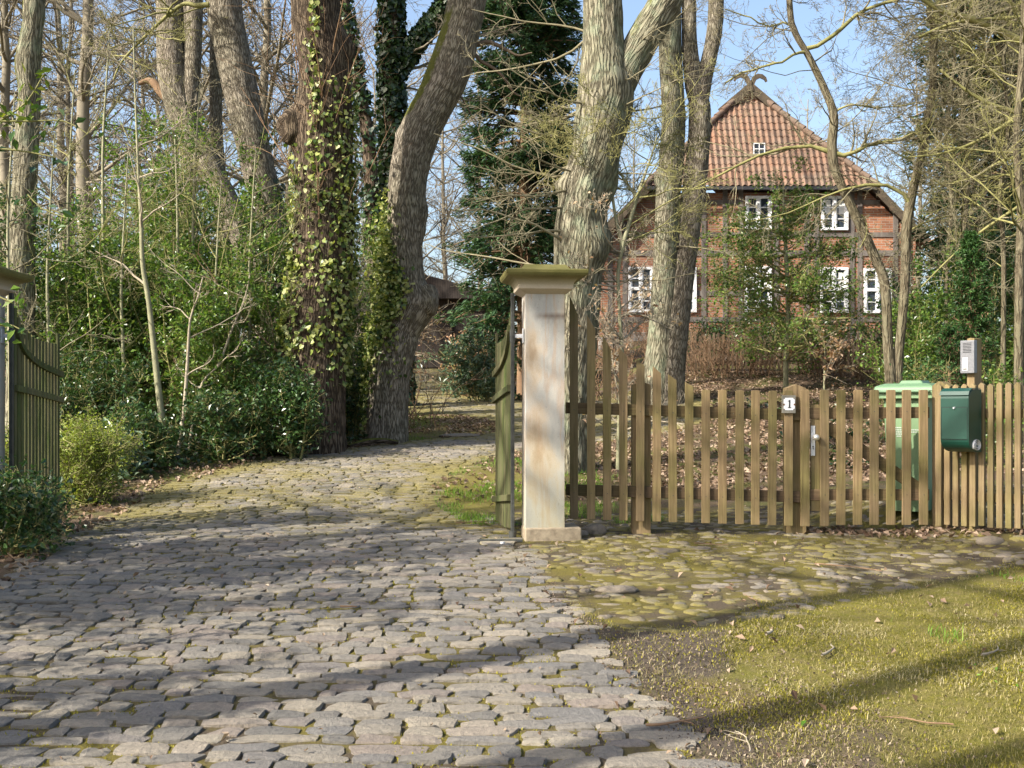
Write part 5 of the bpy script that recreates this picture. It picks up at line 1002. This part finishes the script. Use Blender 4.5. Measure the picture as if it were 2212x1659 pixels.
for z_ in (fz(893), fz(1068)):
    mb = MB(); a = O_-nv*.05+tv*.03; b_ = O_-nv*.05+tv*1.6; mb.bar((*a, z_), (*b_, z_), .07, .03, (nv[0], nv[1], 0)); mb.build('rail', M['fence_new'], df, .003)
slat(df, -.03, .13, .11, Hs(*O_)-.1, fz(824, 9.05), -.06, 'corner_post', 'fence', .035)
# mailbox
M['mail'] = simplemat('green_mailbox_paint', (.002, .036, .024), (.003, .048, .032), 3, .42, .05, .002, spec=.6)
M['mail_dark'] = simplemat('green_mailbox_edge', (.003, .05, .034), (.004, .065, .042), 3, .35, 0)
s0 = .20; wM = .225; dM = .19; pF = O_+tv*s0+nv*(dM+.03); zc0, zc1 = fz(976, 8.72), fz(841, 8.72)
hM = zc1-zc0; t = thing('mailbox', (*(pF+tv*wM/2), zc0), 'dark green metal mailbox with rounded top and bottom on the dense fence', 'mailbox')
prof = []
for a in np.linspace(0, 90, 9): prof.append((dM*.62*(1-math.sin(R(a)))-0 if False else dM*.60-dM*.60*math.cos(R(90-a))*1.0, hM-.085+.085*math.sin(R(90))*math.sin(R(a)) if True else 0))
front = [(dM*.55*(1-math.cos(R(a))), hM-.07+.07*math.sin(R(a))) for a in np.linspace(0, 90, 8)]
bot = [(dM*.75*(1-math.cos(R(a))), .10-.10*math.sin(R(a))) for a in np.linspace(90, 0, 8)]
outl = [(dM, hM)]+front[::-1]+bot[::-1]+[(dM, 0)]
mb = MB(); mb.prism((pF[0], pF[1], zc0), (-nv[0], -nv[1], 0), (0, 0, 1), (tv[0], tv[1], 0), outl, wM); body = mb.build('body', M['mail'], t, .004)
mb = MB(); mb.prism((*(pF+nv*.004+tv*-.004), zc0+hM-.035), (-nv[0], -nv[1], 0), (0, 0, 1), (tv[0], tv[1], 0), [(-.004, -.012), (.0, -.012), (.012, .012), (.06, .036), (dM*.9, .0385), (dM*.9, .043), (.055, .043), (.008, .02)], wM+.008); mb.build('flap', M['mail'], t, .002)
mb = MB(); qf = pF+nv*.0015; mb.prism((*(qf+tv*.012), zc0+.098), (tv[0], tv[1], 0), (0, 0, 1), (-nv[0], -nv[1], 0), [(0, 0), (wM-.024, 0), (wM-.024, .235), (0, .235)], .002); dr_ = mb.build('door', M['mail'], t, .001)
mb = MB(); q = pF+tv*wM*.5; zk = zc0+hM*.70
for (a0, a1, b0, b1) in ((.010, wM-.010, .334, .337), (.010, wM-.010, .094, .097), (.009, .012, .094, .337), (wM-.012, wM-.009, .094, .337)):
    mb.prism((*(pF+nv*.0012), zc0), (tv[0], tv[1], 0), (0, 0, 1), (-nv[0], -nv[1], 0), [(a0, b0), (a1, b0), (a1, b1), (a0, b1)], .002)
mb.build('door_gap', M['black'], t)
mb = MB(); mb.cyl((*(q+nv*.0), zk), (*(q+nv*.012), zk), .009, 16, .007); mb.build('lock', M['galv'], t)
# newspaper roll in the open bottom tray
M['paper'] = simplemat('newsprint', (.42, .42, .43), (.72, .71, .69), 60, .8, 0, 0, (1, 1, 6))
nr_ = pF+tv*(wM*1.0)-nv*(dM*.58); cb = np.array([*nr_, zc0+.052]); mb = MB(); tv3 = np.array([*tv, 0]); nb3 = np.array([-nv[0], -nv[1], 0]); sp_ = []
for a in np.linspace(0, 5.2*np.pi, 64): rr = .012+.0022*a; sp_.append(cb+nb3*rr*1.25*math.cos(a)+np.array([0, 0, 1])*rr*math.sin(a))
for sgn in (0,):
    vs = [p_-tv3*.12 for p_ in sp_]+[p_+tv3*.012 for p_ in sp_]; n_ = len(sp_); mb.add(vs, [(i, i+1, n_+i+1, n_+i) for i in range(n_-1)], True)
t2 = mb.build('newspaper', M['paper'], None); tag(t2, 'rolled newspaper sticking out of the side of the green mailbox', 'newspaper')
sm_ = t2.modifiers.new('thick', 'SOLIDIFY'); sm_.thickness = .0035
# intercom post + intercom
t = thing('wooden_post', (*(O_+tv*.30-nv*.06), Hs(*(O_+tv*.3))), 'square wooden post rising behind the mailbox', 'post')
slat(t, .275, .06, .11, Hs(*(O_+tv*.3))-.1, fz(731, 8.85), -.032, 'post_shaft', 'fence_new', .005)
M['alu'] = simplemat('grey_intercom', (.17, .175, .19), (.22, .225, .24), 60, .4, 0, metal=.35)
M['alu_light'] = simplemat('intercom_button', (.42, .42, .41), (.50, .50, .49), 60, .4, 0)
zi0, zi1 = fz(806, 8.74), fz(735, 8.74); pI = O_+tv*.245+nv*.013
t = thing('intercom', (*(pI+tv*.055), zi0), 'grey door intercom with speaker slots and call button on the wooden post', 'intercom')
pr_ = lambda mb_, a0, a1, b0, b1, off, th: mb_.prism((*(pI+nv*off), zi0), (tv[0], tv[1], 0), (0, 0, 1), (-nv[0], -nv[1], 0), [(a0, b0), (a1, b0), (a1, b1), (a0, b1)], th)
hI = zi1-zi0; mb = MB(); pr_(mb, 0, .112, 0, hI, 0, .045); mb.build('housing', M['alu'], t, .004)
mb = MB(); [pr_(mb, .022, .090, hI*.63+i*.0115, hI*.63+i*.0115+.0045, .0008, .001) for i in range(7)]; mb.build('speaker_slots', M['black'], t)
mb = MB(); pr_(mb, .018, .062, .02, hI*.48, .002, .002); mb.build('button_plate', M['alu_light'], t)
mb = MB(); pr_(mb, .024, .055, .028, .036, .0032, .001); mb.build('name_line', M['black'], t)
# wheelie bin
M['bin'] = simplemat('pale_green_plastic', (.17, .27, .14), (.21, .32, .17), 2, .5, .04, .002, spec=.4)
M['bin_lid'] = simplemat('green_plastic_lid', (.10, .185, .10), (.135, .23, .125), 2, .5, .04, .002, spec=.4)
tb = R(33); bt_ = np.array([math.cos(tb), -math.sin(tb)]); bn = np.array([-math.sin(tb), -math.cos(tb)]); c0 = np.array([fx(1907, 9.4), 9.40]); zB = max(Hs(*c0)+.01, .80)
zT = EYE-(845-CY)/F*9.45; wb = thing('wheelie_bin', (*(c0+bt_*.17-bn*.2), zB), 'pale green wheelie bin standing behind the garden gate', 'bin')
def bpt(a, dpt, z): p_ = c0+bt_*a-bn*dpt; return (p_[0], p_[1], z)
mb = MB(); rs = []
for f_, z_ in ((0, zB), (.5, zB+(zT-zB)*.5), (1, zT-.05)):
    i_ = .035*(1-f_); rs.append([bpt(-.0+i_, i_*.9, z_), bpt(.35-i_, i_*.9, z_), bpt(.35-i_, .42-i_*.3, z_), bpt(0+i_, .42-i_*.3, z_)])
mb.rings(rs); mb.build('body', M['bin'], wb, .02, 3)
mb = MB(); mb.rings([[bpt(-.05, -.05, zT-.06), bpt(.40, -.05, zT-.06), bpt(.40, .46, zT-.06), bpt(-.05, .46, zT-.06)], [bpt(-.055, -.055, zT), bpt(.405, -.055, zT), bpt(.405, .465, zT), bpt(-.055, .465, zT)]]); mb.build('rim', M['bin'], wb, .008)
mb = MB(); mb.rings([[bpt(-.06, -.06, zT+.002), bpt(.41, -.06, zT+.002), bpt(.41, .47, zT+.002), bpt(-.06, .47, zT+.002)], [bpt(-.055, -.05, zT+.035), bpt(.405, -.05, zT+.035), bpt(.405, .47, zT+.045), bpt(-.055, .47, zT+.045)], [bpt(.01, .02, zT+.06), bpt(.34, .02, zT+.06), bpt(.34, .42, zT+.07), bpt(.01, .42, zT+.07)]]); ld = mb.build('lid', M['bin_lid'], wb, .012, 3)
mb = MB(); mb.rings([[bpt(.10, .08, zT+.055), bpt(.30, .08, zT+.055), bpt(.30, .36, zT+.06), bpt(.10, .36, zT+.06)], [bpt(.12, .10, zT+.085), bpt(.28, .10, zT+.085), bpt(.28, .34, zT+.09), bpt(.12, .34, zT+.09)]]); mb.build('lid_crown', M['bin_lid'], ld, .01)
mb = MB(); mb.cyl(bpt(-.03, -.075, zT-.005), bpt(.38, -.075, zT-.005), .012, 10); mb.cyl(bpt(-.0, .50, zT+.0), bpt(.35, .50, zT+.0), .015, 12)
for a in (-.02, .37): mb.cyl(bpt(a, .44, zT-.01), bpt(a, .50, zT), .012, 8); mb.cyl(bpt(a, -.075, zT-.005), bpt(a, -.05, zT-.01), .010, 8)
mb.build('handle', M['bin_lid'], wb)
for a in (.0, .35):
    mb = MB(); mb.cyl(bpt(a-.025, .40, zB+.08), bpt(a+.025, .40, zB+.08), .10, 24); mb.build('wheel', M['black'], wb, .006)
M['print'] = simplemat('white_print', (.6, .62, .6), (.7, .72, .7), 9, .6, 0); mb = MB()
for i, (a0, a1) in enumerate(((.085, .20), (.07, .28), (.08, .27), (.09, .21), (.11, .19))):
    for q in np.arange(a0, a1, .013): p_ = bpt(q, .0085-.002, zT-.30-i*.017); mb.prism((p_[0]+bn[0]*.004, p_[1]+bn[1]*.004, p_[2]), (bt_[0], bt_[1], 0), (0, 0, 1), (-bn[0], -bn[1], 0), [(0, 0), (.009, 0), (.009, .006), (0, .006)], .001)
pr2 = mb.build('printed_text', M['print'], wb)
# old fence in front of the house
M['old_fence'] = simplemat('old_dark_fence', (.06, .042, .028), (.16, .12, .08), 9, .95, .3, .01, (1, 1, .2))
yf2 = 24.2; of = thing('picket_fence', G(1700, yf2), 'dark old picket fence in front of the hedge below the house', 'fence'); x = (1470-CX)/F*yf2; i = 0
while x < (2020-CX)/F*yf2 and i < 95:
    zg_ = Hs(x, yf2); mb = MB(); h_ = .74+rng.normal(0, .015); lx = rng.normal(0, .012); mb.prism((x, yf2, zg_+.04), (1, 0, lx*0), (0, 0, 1), (0, 1, 0), [(0, 0), (.05, 0), (.05+lx, h_-.03), (.025+lx, h_), (lx, h_-.03)], .02); mb.build('picket', M['old_fence'], of); x += .098+rng.normal(0, .004); i += 1
for z_ in (.2, .58):
    a = (1468-CX)/F*yf2; mb = MB(); mb.bar((a, yf2+.04, Hs(a, yf2)+z_), (x, yf2+.04, Hs(x, yf2)+z_), .06, .03); mb.build('rail', M['old_fence'], of)
hedge('evergreen_hedge', 'low clipped dark evergreen hedge between the old fence and the house', G(1470, 25.4), G(2030, 25.4), .98, .7, 15000, .06, [('holly_dark', 1)], 82)
for i, (u, d, h, lb) in enumerate([(1500, 23.3, 1.15, 'reddish leafless twiggy shrub right of the twin-stemmed tree'), (1575, 23.6, 1.0, 'leafless brown shrub in front of the old fence, left of the holly tree'), (1645, 23.2, .7, 'low brown twiggy growth at the foot of the old fence'), (1760, 23.4, .75, 'brown twiggy growth right of the holly tree trunk'), (1850, 23.0, .9, 'leafless shrub before the old fence left of the V-shaped tree'), (1380, 24.5, 1.6, 'brown leafless shrub behind the fence swoop below the left house window'), (1310, 22.5, 1.9, 'tangled leafless shrub right of the forked oak')]):
    g = np.random.default_rng(500+i); p0 = G(u, d); t = thing('leafless_shrub', p0, lb, 'shrub'); n_ = 24; a = g.uniform(0, 6.28, n_)
    st = p0+np.stack([g.normal(0, .35, n_), g.normal(0, .25, n_), a*0-.03], 1); st[:, 2] = H(st[:, 0], st[:, 1])-.03; p_, r = grow(st, np.stack([np.cos(a)*.35, np.sin(a)*.35, np.ones(n_)], 1), h*g.uniform(.5, 1.15, n_), np.full(n_, .010), 8, .12, .0, g)
    lv = [(p_, r)]+branch_levels(p_, r, [dict(k=6, t0=.1, f0=.3, f1=.6, n=5, wob=.2), dict(k=4, f0=.3, f1=.6, n=4, wob=.25)], g, .0045); put('stems', *levels_mesh(lv, (4, 3, 3)), M['brown_twig'], t)
g = np.random.default_rng(777); p0 = G(905, 29); t = thing('beech_branches', p0, 'low sweeping beech twigs with a few copper leaves right of the leaning oak', 'tree')
C_ = centreline([(862, 560, 8), (865, 700, 10), (868, gv(868, 30), 12)], 30., .15); lv = limbs(C_, 11, .05, .8, 1.2, 2.6, .03, g, TWH[:1], up=-.05, side=(.9, -.2, 0), rmin=.009)
put('trunk', *path_tube(C_, 10), M['oak_grey'], t); put('branches', *levels_mesh(lv), M['twig_pale'], t); put('leaves', *leaves(pts_on(lv[1:], 200, g, .05), .09, g, .6), M['beech'], t, False)
# ------------------------------------------------------------------ log, stones, sticks
d = gd(800, 968); g = np.random.default_rng(3)
pts = np.array([[*P(752, 972, d-.1), .03], [*P(775, 962, d), .055], [*P(800, 955, d+.1), .065], [*P(830, 952, d+.25), .06], [*P(858, 956, d+.4), .05]]); pts[:, 2] = H(pts[:, 0], pts[:, 1])+.05+np.array([-.01, .01, .03, .02, -.02])
V, Q, uv, ms, _, _ = trunk_mesh(catmull(pts, .03), sides=24, flare=0, seed=2, mossf=lambda V, N, S_: -.2+1.0*sstep(0, .6, N[..., 2])); o = put('fallen_log', V, Q, M['oak_dark'], None, True, uv, {'moss': ms}); tag(o, 'short mossy fallen log between the two big oaks', 'log')
def rock(p_, s, label, mat='field', seed=1, name='stone', sq=.6):
    mb = MB(); mb.ball((p_[0], p_[1], p_[2]+s*sq*.3), s, 20, 12, sq); o = mb.build(name, M[mat]); co = np.array([v.co for v in o.data.vertices]); c_ = np.array([p_[0], p_[1], p_[2]+s*sq*.3]); dl = co-c_
    co = c_+dl*(1+.35*fbm(co[:, 0]*1.3/s+seed, co[:, 1]*1.3/s+co[:, 2]*2/s, seed, 3))[:, None]*np.array([1.35, .85, 1]); o.data.vertices.foreach_set('co', co.astype(np.float32).ravel()); o.data.update(); tag(o, label, 'stone'); return o
p_ = G(2235-1000, 8.8); rock(P(1253, 1157, 9.0)*[1, 1, 0]+[0, 0, Hs(.53, 9)], .055, 'grey rounded stone just right of the pillar plinth', seed=1); rock(P(1289, 1152, 9.05)*[1, 1, 0]+[0, 0, Hs(.66, 9.05)+.01], .06, 'tan upright stone wedged under the second tall picket', seed=2, sq=.9)
rock(G(1335, 7.0)*1.0, .09, 'large flat pinkish stone at the lower edge of the fieldstone paving', seed=3, sq=.3); rock((3.45, 8.35, Hs(3.45, 8.35)), .08, 'grey stone near the right edge below the dense fence', seed=4, sq=.5)
d = gd(995, 943); o = rock(G(995, d), .22, 'pale flat stone lying on the mossy island in the drive', seed=5, sq=.16)
def stick(p_, L, a, label, seed, r=.006, kids_=2, mat='twig_pale'):
    g = np.random.default_rng(seed); st = np.array([[p_[0], p_[1], Hs(p_[0], p_[1])+.02]]); q, r_ = grow(st, np.array([[math.cos(a), math.sin(a), 0.]]), np.array([L]), np.array([r]), 12, .16, 0, g, .4)
    lv = [(q, r_)]+(branch_levels(q, r_, [dict(k=kids_, t0=.2, t1=.9, f0=.2, f1=.5, n=6, wob=.2)], g, .002) if kids_ else [])
    for pp, _ in lv: pp[..., 2] = H(pp[..., 0], pp[..., 1])+.022
    o = put('fallen_stick', *levels_mesh(lv, (6, 5)), M[mat]); tag(o, label, 'stick')
gp = lambda u, v: G(u, gd(u, v))
stick(gp(1775, 1425), .22, .5, 'short pale stick lying on the lawn in the middle right', 1, .008, 0)
stick(gp(1395, 1580), .30, -.1, 'dark twig at the edge of the cobbles near the bottom', 2, .007, 3, 'brown_twig')
stick(gp(1500, 1160+20), .25, .2, 'thin twig on the fieldstone paving', 3, .004, 2, 'brown_twig')
stick(gp(1760, 1165+60), .45, -.15, 'long thin twig on the mossy stones below the garden gate', 4, .005, 3, 'brown_twig')
stick(gp(1640, 1320), .35, 1.4, 'curved thin twig where stones meet the lawn', 5, .004, 2, 'brown_twig')
stick(gp(2120, 1425), .22, .1, 'pale bark piece on the lawn near the right edge', 6, .007, 1); stick(gp(1620, 1640), .3, 1.3, 'thin twig on the grass at the bottom', 7, .004, 2)
stick(gp(2060, 1580), .3, 2.4, 'thin brown twig on the grass near the bottom right corner', 8, .004, 1, 'brown_twig'); stick(gp(985, 1135), .5, .25, 'bent dark twig on the drive beside the right gate leaf', 9, .005, 2, 'brown_twig')
stick(gp(735, 1345-25), .12, .1, 'small reddish stick on the cobbles', 10, .007, 0, 'brown_twig'); stick(gp(1655, 1378), .1, .5, 'white scrap of dry wood on the lawn', 11, .01, 0)

# ------------------------------------------------------------------ leaf litter, grass, moss tufts
def scatter(n_, x0, x1, y0, y1, dens, g, bias=1.0):
    x = g.uniform(x0, x1, n_*3); y = y0+(y1-y0)*g.random(n_*3)**bias; p_ = dens(x, y); k = g.random(len(x)) < p_; x, y = x[k][:n_], y[k][:n_]; return np.stack([x, y, H(x, y)], 1)
g = np.random.default_rng(900)
offroad = lambda x, y: ((x < xl(y)-.0)|(x > xr(y)+.05))*1.0
def dl(x, y): return offroad(x, y)*sstep(10.6, 12.0, y+.5*fbm(x*2, y*2, 9))*(.35+.65*sstep(-.2, .3, fbm(x*1.1, y*1.1, 50)))*np.where((x < .6)&(x > -1)&(y < 14), .25, 1)
P1 = scatter(26000, -1.0, 9.5, 10.4, 24, dl, g, 1.2); P1[:, 2] += g.uniform(.004, .03, len(P1))
def dl2(x, y): return (x < xl(y)+.12*fbm(x*3, y*3, 5)+.05)*np.exp(-np.maximum(xl(y)-x, 0)/.9)*(.3+.7*sstep(-.3, .2, fbm(x*2, y*2, 51)))
P2 = scatter(9000, -8, 0, 8.0, 16, dl2, g); P2[:, 2] += g.uniform(.004, .025, len(P2))
P3 = scatter(3000, -5, 1.5, 15.5, 23, lambda x, y: offroad(x, y)*sstep(-.1, .3, fbm(x*1.3, y*1.3, 52)), g); P3[:, 2] += g.uniform(.004, .02, len(P3))
P4 = scatter(1500, -7, -2.6, 5, 8.8, lambda x, y: (x < xl(y)+.1)*1.0, g); P4[:, 2] += .01
P5 = scatter(420, 2.2, 4.2, 8.3, 9.3, lambda x, y: np.exp(-((y-8.95+.4*(x-3))/.16)**2), g); P5[:, 2] += .015
o = put('leaf_litter', *leaves(np.concatenate([P1, P2, P3, P4, P5]), .062, g, .62, 1.1, .3), M['litter'], None, False); tag(o, 'brown fallen leaves covering the ground behind the fence and along the drive edge', 'fallen leaves', kind='stuff')
Pl = scatter(170, -3.5, 4.3, 3.8, 9.2, lambda x, y: np.where(x > xr(y), .8, .25), g); Pl[:, 2] += .02; o = put('scattered_oak_leaves', *leaves(Pl, .05, g, .55, 1.2, .35), M['litter'], None, False); tag(o, 'single brown leaves lying here and there on lawn and cobbles', 'fallen leaves', kind='stuff')
P6 = scatter(420, -3.5, 4.2, 3.6, 12, lambda x, y: np.full(x.shape, .5), g); P6[:, 2] += .018
o = put('stray_leaves', *leaves(P6, .026, g, .6, 1.4, .3), M['litter'], None, False); tag(o, 'small stray leaves and buds on cobbles and lawn', 'fallen leaves', kind='stuff')
def blades(Pn, h, wd, g, lean=.7):
    N = len(Pn); a = g.uniform(0, 6.283, N); h = h*g.uniform(.4, 1.3, N); ln = g.uniform(.1, lean, N); d_ = np.stack([np.cos(a)*ln, np.sin(a)*ln, np.ones(N)], 1); d_ /= np.linalg.norm(d_, axis=1, keepdims=True)
    s = np.stack([-np.sin(a), np.cos(a), a*0], 1)*wd; m_ = Pn+d_*(h*.55)[:, None]; tp = Pn+d_*h[:, None]+np.stack([np.cos(a)*ln, np.sin(a)*ln, -ln*.6], 1)*(h*.35)[:, None]
    V = np.stack([Pn-s, Pn+s, m_+s*.8, m_-s*.8, tp+s*.15, tp-s*.15], 1).reshape(-1, 3); k0 = np.arange(N)[:, None]*6; return V, np.concatenate([k0+np.array([[0, 1, 2, 3]]), k0+np.array([[3, 2, 4, 5]])])
lw = lambda x, y: np.clip((1-field(x, y-.16-.28*fbm(x*2.1, y*2.1, 14, 3)))*(x > xr(y)+.05)*(y < 9.2)*(.22+.9*sstep(.05, .75, x-xr(y)+.8*fbm(x*2.2, y*2.2, 8, 4)-.05)), 0, 1)
Pg = scatter(110000, .3, 5.0, 3.6, 8.8, lambda x, y: lw(x, y)*(.5+.5*sstep(-.3, .3, fbm(x*2.5, y*2.5, 61))), g, 1.3); o = put('lawn_grass', *blades(Pg, .024, .0011, g, 1.8), M['grass'], None, False); tag(o, 'short dry yellow-green grass of the lawn', 'grass', kind='stuff')
Pm = scatter(60000, .3, 5.0, 3.6, 8.8, lambda x, y: lw(x, y)*sstep(-.25, .25, fbm(x*1.2, y*1.2, 62)), g, 1.3); Pd = scatter(26000, .3, 5.0, 3.6, 8.8, lambda x, y: lw(x, y)*sstep(.0, .4, fbm(x*2.8, y*2.8, 91)), g, 1.3); o = put('dry_grass', *blades(Pd, .030, .0013, g, 3.0), leafmat('dry_blade', [(.24, .20, .10), (.42, .36, .20), (.58, .51, .33)], .7, .2, .2), None, False); tag(o, 'bleached dead grass lying in patches on the lawn', 'grass', kind='stuff')
Pc = scatter(9000, -.2, 4.5, 3.6, 8.8, lambda x, y: (1-field(x, y))*(x > xr(y)-.05)*sstep(1.5, .0, x-xr(y)), g, 1.3); Pc[:, 2] += .004; o = put('soil_crumbs', *leaves(Pc, .012, g, .9, .8, .8), leafmat('crumb', [(.04, .03, .022), (.10, .075, .055), (.17, .13, .095), (.30, .25, .19)], .9, 0, .1), None, False); tag(o, 'crumbs of earth, grit and broken leaf on the bare strip beside the cobbles', 'soil crumbs', kind='stuff')
Pw = scatter(420, 1.0, 4.5, 4.5, 8.2, lambda x, y: lw(x, y)*sstep(.3, .5, fbm(x*1.7, y*1.7, 93)), g); Pw[:, 2] += .012; o = put('lawn_weeds', *leaves(Pw, .034, g, .5, 1.2, .3), M['grass_fresh'], None, False); tag(o, 'small broad-leaved green weeds in the lawn', 'weeds', kind='stuff')
o = put('lawn_moss', *blades(Pm, .012, .003, g, .8), M['moss_blade'], None, False); tag(o, 'yellow-green moss cushions between the lawn grass', 'moss', kind='stuff')
Pf = np.concatenate([scatter(4500, 2.0, 5, 5.5, 8.6, lambda x, y: lw(x, y)*sstep(.25, .45, fbm(x*2.2, y*2.2, 63)), g), scatter(9000, -1.0, 1.3, 9.6, 14, lambda x, y: (x > xr(y)+.02)*sstep(-.1, .3, fbm(x*1.6, y*1.6, 64)), g), scatter(5000, -4, 1, 15.5, 22, lambda x, y: offroad(x, y)*sstep(.1, .3, fbm(x*1.3, y*1.3, 65)), g)])
o = put('fresh_grass', *blades(Pf, .055, .0022, g, .9), M['grass_fresh'], None, False); tag(o, 'fresher green grass tufts on the lawn and the verge beside the gate', 'grass', kind='stuff')
jx = g.uniform(-4, 5, 160000); jy = 3.6+11*g.random(160000)**1.4; k = ((road(jx, jy)+field(jx, jy)) > .5)&(fbm(jx*1.1, jy*1.1, 70, 4) > .0-.14*sstep(5.5, 9, jy)); jx = jx[k]; jy = jy[k]
o = put('joint_moss', *blades(np.stack([jx, jy, H(jx, jy)-.008], 1), .015, .0042, g, .9), M['moss_blade'], None, False); tag(o, 'yellow-green moss growing in the joints of the paving', 'moss', kind='stuff')
Pi = np.concatenate([scatter(5200, -8, -2, 11, 16, lambda x, y: (x < xl(y)-.35)*1.0, g), scatter(2200, 3.0, 9, 10.5, 20, lambda x, y: offroad(x, y)*sstep(.2, .4, fbm(x*1.5, y*1.5, 66)), g), scatter(2400, -3.2, 2, 25, 31, lambda x, y: (x > xr(y)+.1)*1.0, g)]); Pi[:, 2] += g.uniform(.02, .12, len(Pi))
o = put('ground_ivy', *leaves(Pi, .075, g, .8, 1.2), M['ivy_dark'], None, False); tag(o, 'ivy and low green plants carpeting the woodland floor', 'ground cover', kind='stuff')
g = np.random.default_rng(42); Pb = scatter(2600, -20, 1.5, 14.5, 40, lambda x, y: (x < xl(y)-1.0)*.8, g); q, r_ = grow(Pb, np.tile([0, 0, 1.], (len(Pb), 1))+g.normal(0, .35, (len(Pb), 3)), g.uniform(.4, 1.6, len(Pb)), np.full(len(Pb), .009), 6, .18, -.02, g)
lv = [(q, r_)]+branch_levels(q, r_, [dict(k=4, f0=.3, f1=.6, n=4, wob=.25)], g, .005); o = put('undergrowth', *levels_mesh(lv, (3, 3)), M['brown_twig']); tag(o, 'brown leafless undergrowth on the floor of the wood', 'undergrowth', kind='stuff')

# ------------------------------------------------------------------ background woods
def proto(seed, h, mat, rmin, leaf=None, br=40, k2=6, k3=4, lean=.04):
    g = np.random.default_rng(seed); n_ = 22; tr = np.zeros((1, n_, 3)); tr[0, :, 2] = np.linspace(-.6, h, n_); tr[0, 1:, :2] = np.cumsum(g.normal(0, lean, (n_-1, 2)), 0)
    rad = (np.linspace(.17, .025, n_)*h/15)[None]; t_ = thing('bare_tree', (0, 0, 0), 'bare tree', 'tree'); put('trunk', *tubes(tr, rad, 12), mat, t_)
    C_ = np.concatenate([tr[0], rad[0][:, None]], 1)
    lv = limbs(C_, br, .22, 1, h*.12, h*.32, .05, g, [dict(k=k2, t0=.15, a0=.4, a1=1.1, f0=.25, f1=.55, n=6, wob=.2, trop=.05), dict(k=k3, t0=.2, a0=.4, a1=1.1, f0=.35, f1=.6, n=5, wob=.25, trop=.03), dict(k=3, t0=.2, a0=.4, a1=1.1, f0=.4, f1=.7, n=4, wob=.3)], up=.5, wob=.14, trop=.05, nseg=9, rmin=rmin)
    put('branches', *levels_mesh(lv, (6, 4, 3, 3)), M['far'], t_)
    return t_
protos = [proto(1000+i, h, M['far'], .009) for i, h in enumerate((15, 17, 14, 16))]
g = np.random.default_rng(77)
def place(pr_, x, y, s, label, group, first=[True]*4):
    i = protos.index(pr_)
    if first[i]: o = pr_; first[i] = False
    else: o = copy_tree(pr_)
    o.location = (x, y, Hs(x, y)); o.rotation_euler.z = g.uniform(0, 6.28); o.scale = (s, s, s); o['label'] = label; o['group'] = group
W1 = [(-7.6, 27.5), (-11.5, 26.5), (-14.8, 29), (-20.5, 29), (-9.8, 34), (-15.2, 39), (-6.9, 35), (-19.5, 44), (-5.9, 27), (-9.5, 26), (-12.9, 28), (-8.5, 31), (-12.5, 33), (-16.5, 31), (-11.2, 36), (-17.5, 36), (-7.5, 40), (-21, 33), (-14, 43), (-23, 42), (-5.2, 47), (-18.5, 50), (-10.5, 52)]
for i, (x, y) in enumerate(W1): place(protos[i % 4], x, y, g.uniform(.8, 1.1), 'bare tree deep in the wood behind the hollies on the left', 'bare trees of the left wood')
W2 = [(-2.9, 50), (-.5, 47), (-1.6, 56), (2.0, 52), (-6.8, 57), (4.5, 58), (-3.9, 35.5)]
for i, (x, y) in enumerate(W2): place(protos[(i+1) % 4], x, y, g.uniform(.75, 1.0), 'bare tree beyond the far end of the drive, between the leaning oak and the cypress', 'bare trees beyond the drive')
W3 = [(3.5, 56), (6.5, 60), (10.5, 57), (14, 55), (17.5, 58), (21, 54), (16.2, 46), (19.5, 48), (24, 60), (5.2, 66)]
for i, (x, y) in enumerate(W3): place(protos[(i+2) % 4], x, y, g.uniform(.6, .8), 'bare tree standing behind the brick farmhouse', 'bare trees behind the house')
# trees outside the frame whose shadows fall on the drive and lawn
sdv = np.array([.857, .515])
def shade(x, y, s, label, seed, h=13, rt=.2, nb=12, lo=.6):
    g = np.random.default_rng(seed); n_ = 40; C_ = np.zeros((n_, 4)); z0 = Hs(x, y); C_[:, 0] = x+np.cumsum(g.normal(0, .02, n_)); C_[:, 1] = y+np.cumsum(g.normal(0, .02, n_)); C_[:, 2] = z0-.2+np.linspace(0, h, n_); C_[:, 3] = np.linspace(rt, rt*.25, n_)
    t = thing('oak_tree', (x, y, z0), label, 'tree'); V, Q, uv, ms, _, _ = trunk_mesh(C_, sides=24, flare=.3, seed=seed); put('trunk', V, Q, M['oak_grey'], t, True, uv, {'moss': ms})
    put('branches', *levels_mesh(limbs(C_, nb, lo, 1, 1.5, 4.5, .06, g, TW, up=.3)), M['twig'], t)
shade(*(np.array([1.155, 4.86])-sdv*7.4), 1, 'oak left of the frame, casting the middle shade band on the lawn', 601, rt=.17)
shade(*(np.array([1.3, 4.05])-sdv*8.0), 1, 'oak outside the frame behind the viewer, casting the lowest band of shade on the lawn', 602, rt=.15)
shade(*(np.array([.95, 6.35])-sdv*8.6), 1, 'oak outside the frame on the left, casting the shade band across the fieldstones', 603, rt=.20)
shade(-9.2, 4.3, 1, 'oak outside the frame farther left, shading the start of the drive', 604, rt=.22, nb=34, lo=.25)
